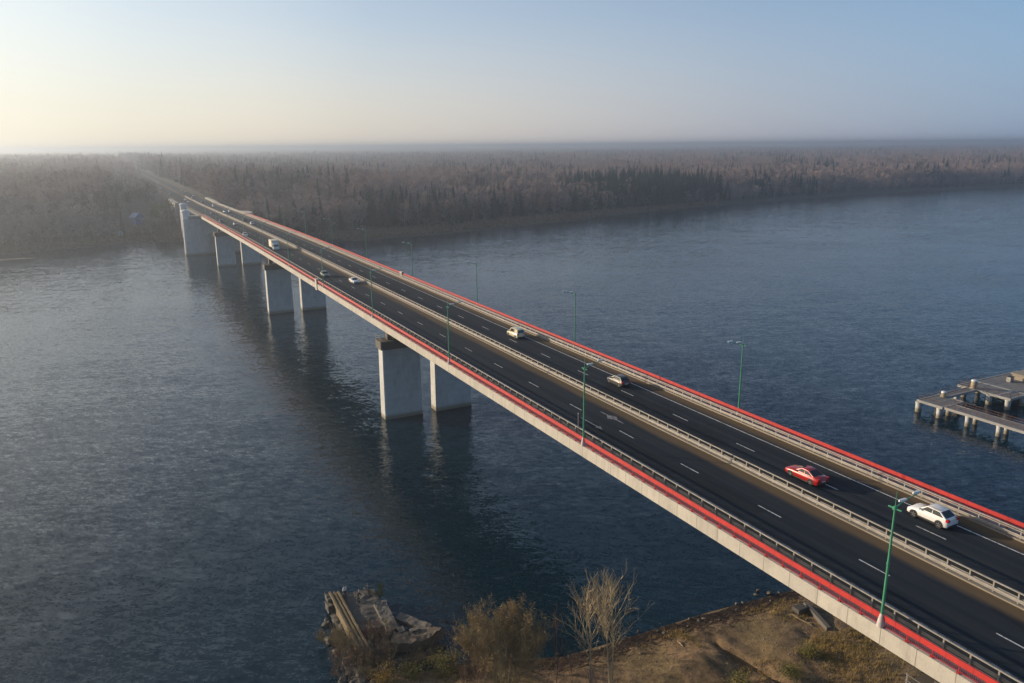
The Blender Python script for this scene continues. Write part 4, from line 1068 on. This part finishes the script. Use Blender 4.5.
def lg(a, b_, dz=.12): p = pix(*a, 2.0); q = pix(*b_, 2.0); return (p.x, p.y, znear(p.x, p.y)+dz), (q.x, q.y, znear(q.x, q.y)+dz)
log(*lg((791, 609.5), (811, 620.5)), .10, 'log', 'pale stripped log by the bridge, upper of the two', 'log')
log(*lg((795, 613), (812, 622.5)), .09, 'log', 'pale stripped log by the bridge, lower of the two', 'log')
log(*lg((678, 634), (683, 643)), .10, 'driftwood', 'grey driftwood branch lying crosswise on the beach', 'driftwood')
log(*lg((640, 646), (655, 644)), .08, 'driftwood', 'dark driftwood pole lying along the water edge', 'driftwood')
log(*lg((668, 650), (690, 652)), .06, 'driftwood', 'thin driftwood stick on the brown earth', 'driftwood')
p = pix(796, 604, 2.); stub = thing('concrete_ramp', 'pale concrete kerb and dark culvert mouth beside the bridge', 'ramp', (0, 0, 0))
b = MB(); a0 = pix(806, 598, 2.2); a1 = pix(829, 627, 2.2); nrm = Vector((a1.y-a0.y, a0.x-a1.x, 0)).normalized()*.28
z0 = min(znear(a0.x, a0.y), znear(a1.x, a1.y))-.4
b.hexa([(a0-nrm).xy.to_tuple()+(z0,), (a0+nrm).xy.to_tuple()+(z0,), (a1+nrm).xy.to_tuple()+(z0,), (a1-nrm).xy.to_tuple()+(z0,)], [(a0-nrm).xy.to_tuple()+(znear(a0.x,a0.y)+.5,), (a0+nrm).xy.to_tuple()+(znear(a0.x,a0.y)+.5,), (a1+nrm).xy.to_tuple()+(znear(a1.x,a1.y)+.45,), (a1-nrm).xy.to_tuple()+(znear(a1.x,a1.y)+.45,)])
b.build('kerb_wall', M['concrete'], stub)
b = MB(); c0 = pix(800, 606, 2.0); zc = znear(c0.x, c0.y); b.box(c0.x-.7, c0.x+.9, c0.y-.5, c0.y+.6, zc-.3, zc+.75); b.build('culvert', M['concrete_dark'], stub)
# timber scaffold by the pier on the bank
sf = thing('scaffold', 'tangle of dark timber poles beside the pier under the bridge', 'scaffold', (49.2, 30.5, 0))
rg3 = random.Random(9)
zt = 18.6
for i in range(9):
    b = MB(); x = rg3.uniform(-1.4, .6); y = rg3.uniform(-2.2, 2.6); b.tube((x, y, znear(49, 31)-.3), (x+rg3.gauss(0,.15), y+rg3.gauss(0,.15), zt+rg3.uniform(-1.2, 1.2)), .06, .05, 6); b.build('pole', M['trunk_dark'], sf)
for i in range(12):
    b = MB(); z = rg3.choice([15.5, 17.2, 18.8])+rg3.uniform(-.3, .3); b.tube((rg3.uniform(-1.8,-.6), rg3.uniform(-2.6, 1.0), z), (rg3.uniform(0, 1.0), rg3.uniform(0, 3.0), z+rg3.uniform(-.4,.5)), .05, .045, 6); b.build('brace', M['trunk_dark'], sf)

# ------------------------------------------------------------------ ruined pier on the near bank
rp = thing('ruined_pier', 'broken old concrete pier overgrown with bushes at the near bank', 'pier ruin', (0, 0, 0))
b = MB()
base = [(18.2,74),(19.0,82),(20.0,88),(20.6,93.6),(24.5,94.2),(26.6,91.6),(27.0,88),(26.4,84),(27.4,80.4),(30.4,79.9),(30.8,78.6),(27,77.6),(24.4,76),(24,73)]
for k in range(3):
    pass
n = len(base)
b.prism(base, -2.5, .5); b.rough(.6, 0.35, 10).build('foundation', M['concrete_dark'], rp)
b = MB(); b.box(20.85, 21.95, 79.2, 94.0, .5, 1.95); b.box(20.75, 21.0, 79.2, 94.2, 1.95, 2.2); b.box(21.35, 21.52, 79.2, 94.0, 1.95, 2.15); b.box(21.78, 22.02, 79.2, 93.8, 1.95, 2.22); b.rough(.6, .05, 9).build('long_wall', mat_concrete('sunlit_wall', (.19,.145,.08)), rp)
b = MB(); b.box(20.3, 21.0, 92.8, 94.8, .2, 1.9); b.box(20.0, 20.7, 91.9, 93.4, .4, 1.4); b.rough(.6, 0.18, 8).build('wall_end', M['concrete'], rp)
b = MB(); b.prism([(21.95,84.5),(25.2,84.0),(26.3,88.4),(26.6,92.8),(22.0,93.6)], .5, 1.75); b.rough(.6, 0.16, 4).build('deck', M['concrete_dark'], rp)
b = MB(); b.hexa([(25.0,82.2,1.3),(26.5,82.4,1.3),(26.9,88.8,1.5),(25.3,89.2,1.5)], [(25.0,82.2,2.0),(26.5,82.4,2.0),(26.9,88.8,2.15),(25.3,89.2,2.15)]); b.rough(.6, .14, 3.).build('slab', M['concrete'], rp)
b = MB(); b.hexa([(27.0,85.2,.9),(28.0,86.2,.9),(30.6,81.4,1.1),(29.4,80.6,1.1)], [(27.0,85.2,1.5),(28.0,86.2,1.5),(30.6,81.4,1.75),(29.4,80.6,1.75)]); b.rough(.6, .14, 3.).build('slab', M['concrete'], rp)
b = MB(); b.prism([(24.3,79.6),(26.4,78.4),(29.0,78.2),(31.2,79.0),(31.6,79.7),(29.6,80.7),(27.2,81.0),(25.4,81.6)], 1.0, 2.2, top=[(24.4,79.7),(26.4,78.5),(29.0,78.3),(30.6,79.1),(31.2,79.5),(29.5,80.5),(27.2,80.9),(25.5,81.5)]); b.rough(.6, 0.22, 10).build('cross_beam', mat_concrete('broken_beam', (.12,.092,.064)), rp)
b = MB(); b.box(26.2, 26.9, 81.0, 82.0, 1.95, 2.35); b.box(27.4, 28.6, 80.2, 80.9, 2.2, 2.4); b.rough(.6, 0.12, 12).build('rubble_block', M['concrete'], rp)
rg4 = random.Random(12)
for i in range(46):
    x = rg4.uniform(15.2, 24); y = rg4.uniform(71.5, 79.5) if i < 34 else rg4.uniform(78, 92)
    if i >= 34: x = rg4.uniform(18.0, 19.8)
    s = rg4.uniform(.3, .85)
    rock(x, y, max(znear(x, y), -.1)+s*.2, s, 'grey broken rock tipped around the foot of the ruined pier', 'rocks at the foot of the ruined pier', rg4)
for i in range(14):
    x = rg4.uniform(25.5, 34.5); y = rg4.uniform(75, 79.5); s = rg4.uniform(.3, .7)
    rock(x, y, .05+s*.1, s, 'dark wet rock in the shadowed water under the broken beam', 'wet rocks below the broken beam', rg4)
def shrub_on(seed, x, y, z, H, label, mat, lean=.5, leafm=None, nl=400, stems=10):
    return twigtree(seed, 'bare_bush', label, 'bush', (x, y, z), stems, H, .03, 2, .25, .55, (5, 6), mat, lean, leafm, nl, .09)
shrub_on(51, 19.4, 83.2, .2, 3.4, 'bare brown bush on the water side of the pier wall', M['bark_olive'], .75, M['catkin'], 700, 14)
shrub_on(52, 19.9, 79.6, .3, 2.8, 'bare brown bush at the landward end of the pier wall', M['twig_rust'], .7, M['catkin'], 400)
shrub_on(53, 23.4, 82.0, .4, 3.4, 'bare grey bush growing between the pier wall and the slabs', M['twig'], .7, M['catkin'], 300, 14)
shrub_on(54, 24.0, 79.0, .4, 2.5, 'small bare bush behind the broken cross beam', M['bark_olive'], .6, M['catkin'], 250)
shrub_on(55, 26.7, 92.0, .4, 2.2, 'small green bush at the far tip of the ruined pier', M['leaf_yellow'], .5, M['leaf_yellow'], 700, 8)
for i, (x, y, H) in enumerate([(18.6, 86.2, 2.4), (19.0, 80.8, 3.0), (18.2, 78.2, 2.6), (20.6, 77.4, 2.4), (22.6, 78.0, 2.6), (22.9, 80.2, 3.0), (24.2, 83.0, 2.6), (23.0, 84.6, 2.2), (26.6, 77.0, 1.8), (28.0, 76.4, 2.0)]):
    shrub_on(70+i, x, y, max(.2, znear(x, y)), H, 'bare brown brush overgrowing the broken pier', [M['bark_olive'], M['twig_rust'], M['twig']][i % 3], .75, M['catkin'], 500, 12)['group'] = 'brush overgrowing the broken pier'
leafy(61, 2.6, 1.6, 2700, M['leaf_autumn'], M['trunk_dark'], 'autumn_bush', 'orange yellow leafy bush behind the rocks at the ruined pier', 'bush', on(22.0, 74.2), .07)
leafy(62, 3.0, 1.9, 3600, M['leaf_yellow'], M['trunk_dark'], 'autumn_bush', 'yellow green leafy bush right of the ruined pier', 'bush', on(29.6, 73.4), .07)
leafy(63, 2.0, 1.7, 2100, M['leaf_yellow'], M['trunk_dark'], 'autumn_bush', 'low olive bush between the orange bush and the broken beam', 'bush', on(25.4, 74.4), .07)
leafy(64, 1.6, 1.6, 1800, M['leaf_yellow'], M['trunk_dark'], 'autumn_bush', 'low green bush on the bank below the gully', 'bush', on(56.0, 53.8), .07)
leafy(65, 1.6, 1.8, 1800, M['leaf_yellow'], M['trunk_dark'], 'autumn_bush', 'green bush right of the gully bottom', 'bush', on(62.2, 52.2), .07)
leafy(66, 1.5, 1.5, 1800, M['leaf_yellow'], M['trunk_dark'], 'autumn_bush', 'low bush in the yellow grass beside the bridge', 'bush', on(66.8, 54.0), .07)

# ------------------------------------------------------------------ people on the ruined pier
def person(label, loc, rz, top, legs, hair, pose):
    """pose: joint name -> position; one skinned body, clothes grown over the same joints"""
    root = thing('person', label, 'person', loc, rz, None)
    J = pose
    def skin(name, verts, edges, mat, root_i=0, parent=root):
        me = bpy.data.meshes.new(name); me.from_pydata([v[0] for v in verts], edges, []); me.materials.append(mat)
        o = bpy.data.objects.new(name, me); COL.objects.link(o); o.parent = parent
        md = o.modifiers.new('skin', 'SKIN'); md.use_smooth_shade = True
        lay = me.skin_vertices[0] if me.skin_vertices else None
        if lay is None:
            bm = bmesh.new(); bm.from_mesh(me); bm.verts.layers.skin.verify(); bm.to_mesh(me); bm.free(); lay = me.skin_vertices[0]
        for i, v in enumerate(verts): lay.data[i].radius = v[1]; lay.data[i].use_root = (i == root_i)
        s = o.modifiers.new('sub', 'SUBSURF'); s.levels = 1; s.render_levels = 2
        return o
    V = []; E_ = []; idx = {}
    def add(nm, p, r, frm=None):
        idx[nm] = len(V); V.append((tuple(p), (r[0], r[1]) if isinstance(r, tuple) else (r, r)))
        if frm: E_.append((idx[frm], idx[nm]))
    add('pelvis', J['pelvis'], (.15,.11)); add('waist', J['waist'], (.13,.10), 'pelvis'); add('chest', J['chest'], (.17,.115), 'waist'); add('neck', J['neck'], .058, 'chest'); add('jaw', J['jaw'], (.068,.085), 'neck'); add('head', J['head'], (.078,.098), 'jaw'); add('crown', Vector(J['head'])+Vector((0,0,.08)), (.055,.07), 'head')
    fwd = Vector((0,1,0)); hd = Vector(J['head'])
    add('nose', hd+Vector((0,.105,-.03)), .014, 'head')
    for s, n in ((-1,'l'),(1,'r')):
        add('ear'+n, hd+Vector((s*.088,0,-.02)), .018, 'head')
        add('hip'+n, J['hip'+n], .09, 'pelvis'); add('knee'+n, J['knee'+n], .06, 'hip'+n); add('ankle'+n, J['ankle'+n], .042, 'knee'+n); add('toe'+n, Vector(J['ankle'+n])+Vector((0,.17,-.05)), .035, 'ankle'+n)
        add('sh'+n, J['sh'+n], .062, 'chest'); add('elb'+n, J['elb'+n], .045, 'sh'+n); add('wr'+n, J['wr'+n], .030, 'elb'+n)
        w = Vector(J['wr'+n]); d = (w-Vector(J['elb'+n])).normalized(); o = d.orthogonal().normalized(); o2 = d.cross(o)
        add('palm'+n, w+d*.07, (.036,.022), 'wr'+n)
        for k, L in enumerate((.075,.085,.08,.062)):
            t = (k-1.5)*.021; add('f%d%s' % (k, n), w+d*(.10+L*.5)+o*t, .0095, 'palm'+n); add('g%d%s' % (k, n), w+d*(.09+L)+o*t*1.1+o2*.025, .008, 'f%d%s' % (k, n))
        add('th'+n, w+d*.08+o*.05, .011, 'palm'+n)
    body = skin('body', V, E_, M['skin'])
    def sub(name, names, edges, grow, mat):
        vs = []; ix = {}
        for q, r in names: ix[q] = len(vs); p, rr_ = V[idx[q]]; vs.append((p, (rr_[0]+grow*r, rr_[1]+grow*r)))
        return skin(name, vs, [(ix[a], ix[b]) for a, b in edges], mat)
    sub('jacket', [('pelvis',1.2),('waist',1.2),('chest',1),('neck',.4)]+[(a+n,1) for n in 'lr' for a in ('sh','elb')]+[('wrl',.8),('wrr',.8)],
        [('pelvis','waist'),('waist','chest'),('chest','neck')]+[e for n in 'lr' for e in (('chest','sh'+n),('sh'+n,'elb'+n),('elb'+n,'wr'+n))], .024, top)
    sub('trousers', [('pelvis',.8)]+[(a+n,1) for n in 'lr' for a in ('hip','knee','ankle')], [e for n in 'lr' for e in (('pelvis','hip'+n),('hip'+n,'knee'+n),('knee'+n,'ankle'+n))], .02, legs)
    for n in 'lr':
        p, r_ = V[idx['ankle'+n]]; q, _ = V[idx['toe'+n]]
        m2 = MB(); c = Vector(p); m2.prism([(c.x-.05,c.y-.08),(c.x+.05,c.y-.08),(c.x+.055,c.y+.1),(c.x+.03,c.y+.21),(c.x-.03,c.y+.21),(c.x-.055,c.y+.1)], c.z-.09, c.z-.0); m2.build('shoe', M['trim'], root)
    m2 = MB(); m2.lathe([(.02,.145),(.07,.13),(.103,.07),(.112,0),(.10,-.05)], 14, c=(hd.x, hd.y-.018, hd.z+.01)); m2.build('hair', hair, body, smooth=60)
    for s in (-1, 1):
        m2 = MB(); m2.lathe([(.001,-.012),(.011,-.006),(.012,0),(.011,.006),(.001,.012)], 8, c=(hd.x+s*.034, hd.y+.088, hd.z+.0)); m2.build('eye', M['hair_dark'], body)
    m2 = MB(); m2.box(hd.x-.025, hd.x+.025, hd.y+.085, hd.y+.1, hd.z-.082, hd.z-.072); m2.build('mouth', M['red_dark'], body)
    return root
def stand(lean=0, armr=None, arml=None, knee=0):
    P_ = dict(pelvis=(0,-knee*.5,.93-knee*.3), waist=(0,lean*.3-knee*.4,1.10-knee*.3), chest=(0,lean-knee*.2,1.34-knee*.32), neck=(0,lean*1.5-knee*.1,1.50-knee*.34), jaw=(0,lean*1.8+.03,1.58-knee*.35), head=(0,lean*1.9+.02,1.68-knee*.36))
    for s, n in ((-1,'l'),(1,'r')):
        P_['hip'+n] = (s*.10,-knee*.4,.88-knee*.3); P_['knee'+n] = (s*.12,.02+knee*.5,.50-knee*.05); P_['ankle'+n] = (s*.14,-.02,.09)
        P_['sh'+n] = (s*.19,lean-knee*.2,1.43-knee*.33); P_['elb'+n] = (s*.25,lean-.02,1.14-knee*.33); P_['wr'+n] = (s*.23,lean+.16,.93-knee*.3)
    if armr: P_['elbr'], P_['wrr'] = armr
    if arml: P_['elbl'], P_['wrl'] = arml
    return P_
person('person in a white jacket standing at the outer end of the old pier wall', (22.55, 92.6, 1.75), R(10), M['cloth_white'], M['cloth_dark'], M['hair_dark'], stand(0))
person('fair haired person in dark clothes bending over on the old pier', (23.75, 90.6, 1.75), R(-60), M['cloth_dark'], M['cloth_dark'], M['hair_blond'], stand(.14, armr=((.27,.28,1.08),(.2,.46,.92)), arml=((-.27,.26,1.06),(-.2,.44,.9)), knee=.25))
person('person in dark clothes at the far tip of the old pier reaching out an arm', (25.5, 91.5, 1.75), R(75), M['cloth_blue'], M['cloth_dark'], M['hair_dark'], stand(.02, armr=((.26,.26,1.28),(.2,.5,1.2)), arml=((-.26,.24,1.26),(-.16,.48,1.18))))
b = MB(); 
tag(log((24.3, 91.9, 2.35), (26.9, 92.5, 2.6), .03, 'fishing_rod', 'thin fishing rod pointing out over the water from the old pier', 'fishing rod', stubs=0), None)

# ------------------------------------------------------------------ concrete jetty on the right
jt = thing('jetty', 'L-shaped concrete jetty on round piles with handrails at the right edge', 'jetty', (0, 0, 0))
DZ = 2.8
def slab(x0, x1, y0, y1, nm):
    b = MB(); b.box(x0+.3, x1-.3, y0+.3, y1-.3, DZ-.2, DZ-.03); b.build(nm, M['jetty_top'], jt)
    b = MB()
    for q in ((x0, x0+.3, y0, y1), (x1-.3, x1, y0, y1), (x0+.3, x1-.3, y0, y0+.3), (x0+.3, x1-.3, y1-.3, y1)): b.box(*q, DZ-.5, DZ+.05)
    b.build('edge_beam', M['jetty'], jt)
    b = MB(); y = y0+2
    while y < y1-1: b.box(x0+.3, x1-.3, y-.15, y+.15, DZ-.65, DZ-.2); y += 4.5
    if b.v: b.build('cross_beams', M['jetty'], jt)
slab(161.6, 165.6, 30, 101.3, 'walkway_deck')
slab(161.3, 169.2, 101.32, 107.6, 'end_platform')
slab(169.22, 180.15, 105.4, 107.8, 'cross_walkway')
slab(180.2, 187.0, 100.6, 110.2, 'platform'); slab(187.02, 205.0, 97.4, 110.2, 'platform')
slab(180.2, 187.0, 97.4, 100.58, 'platform')
b = MB(); b.prism([(196.4,98.6),(215,98.6),(215,106.6),(196.4,106.6)], DZ+.02, DZ+1.3); b.prism([(196.1,98.3),(215,98.3),(215,106.9),(196.1,106.9)], DZ+1.3, DZ+1.62); b.build('raised_block', mat_concrete('cream_concrete', (.30,.26,.20)), jt)
pm = MB(); pm.lathe([(.55,-3),(.55,2.3)], 14); pm.lathe([(.62,1.9),(.62,2.3)], 14); pile = pm.mesh('pile', M['pier'], 40)
for x, y, s in [(161.7,107.2,1.25),(161.8,102.2,1.1),(165.2,102.2,1),(168.6,102.2,.9),(168.6,107,1),(162.2,95.8,1),(165,95.8,.9),(162.2,89,1),(165,89,.9),(162.2,80,1),(165,80,1),(162.2,70,1),(165,70,1),(174.6,106.6,1),(180.8,98.2,1.1),(180.9,102.6,1.2),(181,108.8,1.1),(186.5,98.2,1),(193,98.2,1.1),(187,109,1),(193,109,1),(199,98.4,1),(199,109,1)]:
    o = bpy.data.objects.new('pile', pile); COL.objects.link(o); o.parent = jt; o.location = (x, y, 0); o.scale = (s, s, 1)
def handrail(pts_, name='handrail'):
    b = MB()
    for (x0,y0),(x1,y1) in zip(pts_, pts_[1:]):
        L = math.hypot(x1-x0, y1-y0); n = max(1, int(L/2.4))
        for k in range(n+1):
            x, y = x0+(x1-x0)*k/n, y0+(y1-y0)*k/n; b.tube((x,y,DZ), (x,y,DZ+1.1), .05, .05, 5)
        for h in (.55, 1.1): b.tube((x0,y0,DZ+h), (x1,y1,DZ+h), .04, .04, 5)
    b.build(name, M['rust'], jt)
handrail([(165.4,30),(165.4,101.2),(169,101.7)]); handrail([(161.8,30),(161.8,101.2)]); handrail([(161.6,102),(161.6,107.3),(169,107.3)]); handrail([(169.3,105.6),(180.0,105.6),(180.5,97.7),(190,97.7)]); handrail([(169.3,107.5),(180.4,107.6),(180.6,110),(190,110)])
def bollard(x, y, label, h=1.5, r=.7):
    t = thing('bollard', label, 'bollard', (x, y, DZ+.03))
    b = MB(); b.lathe([(r,0),(r,.08),(r*.8,.14),(r*.8,h-.3)], 16); b.build('post', mat_concrete('bollard_stone_%d' % int(x), (.42,.34,.22)), t, smooth=40)
    b = MB(); b.lathe([(r*.8,h-.298),(r*.9,h-.2),(r*.8,h),(r*.4,h+.12),(.02,h+.14)], 16); b.build('cap', M['lamp'], t, smooth=40)
bollard(180.9, 106.6, 'cream mooring bollard with white cap at the corner of the jetty platform', 2.0, .85)
bollard(168.3, 105.8, 'white capped bollard on the outer end of the jetty', 1.3, .7)
bx = thing('equipment_box', 'grey box standing on the jetty platform beside the cream block', 'box', (193.8, 105.6, DZ+.02))
b = MB(); b.box(-.7, .7, -.5, .5, 0, 1.2); b.build('case', M['galv_dark'], bx); b = MB(); b.box(-.78, .78, -.58, .58, 1.2, 1.3); b.build('lid', M['trim'], bx)

# ------------------------------------------------------------------ the hazy air
b = MB(); b.box(-16000, 18000, -8000, 30000, -6, 74)
hz = b.build('haze', []); hm = bpy.data.materials.new('haze_air'); hm.use_nodes = True; ht = hm.node_tree; ht.nodes.clear()
pv = ht.nodes.new('ShaderNodeVolumePrincipled'); pv.inputs['Color'].default_value = (.62, .69, .78, 1); pv.inputs['Density'].default_value = HAZE_DENSITY; pv.inputs['Anisotropy'].default_value = .70
ho = ht.nodes.new('ShaderNodeOutputMaterial'); ht.links.new(pv.outputs[0], ho.inputs['Volume']); hz.data.materials.append(hm)
tag(hz, 'pale hazy air over the river and forest', 'haze', kind='stuff')
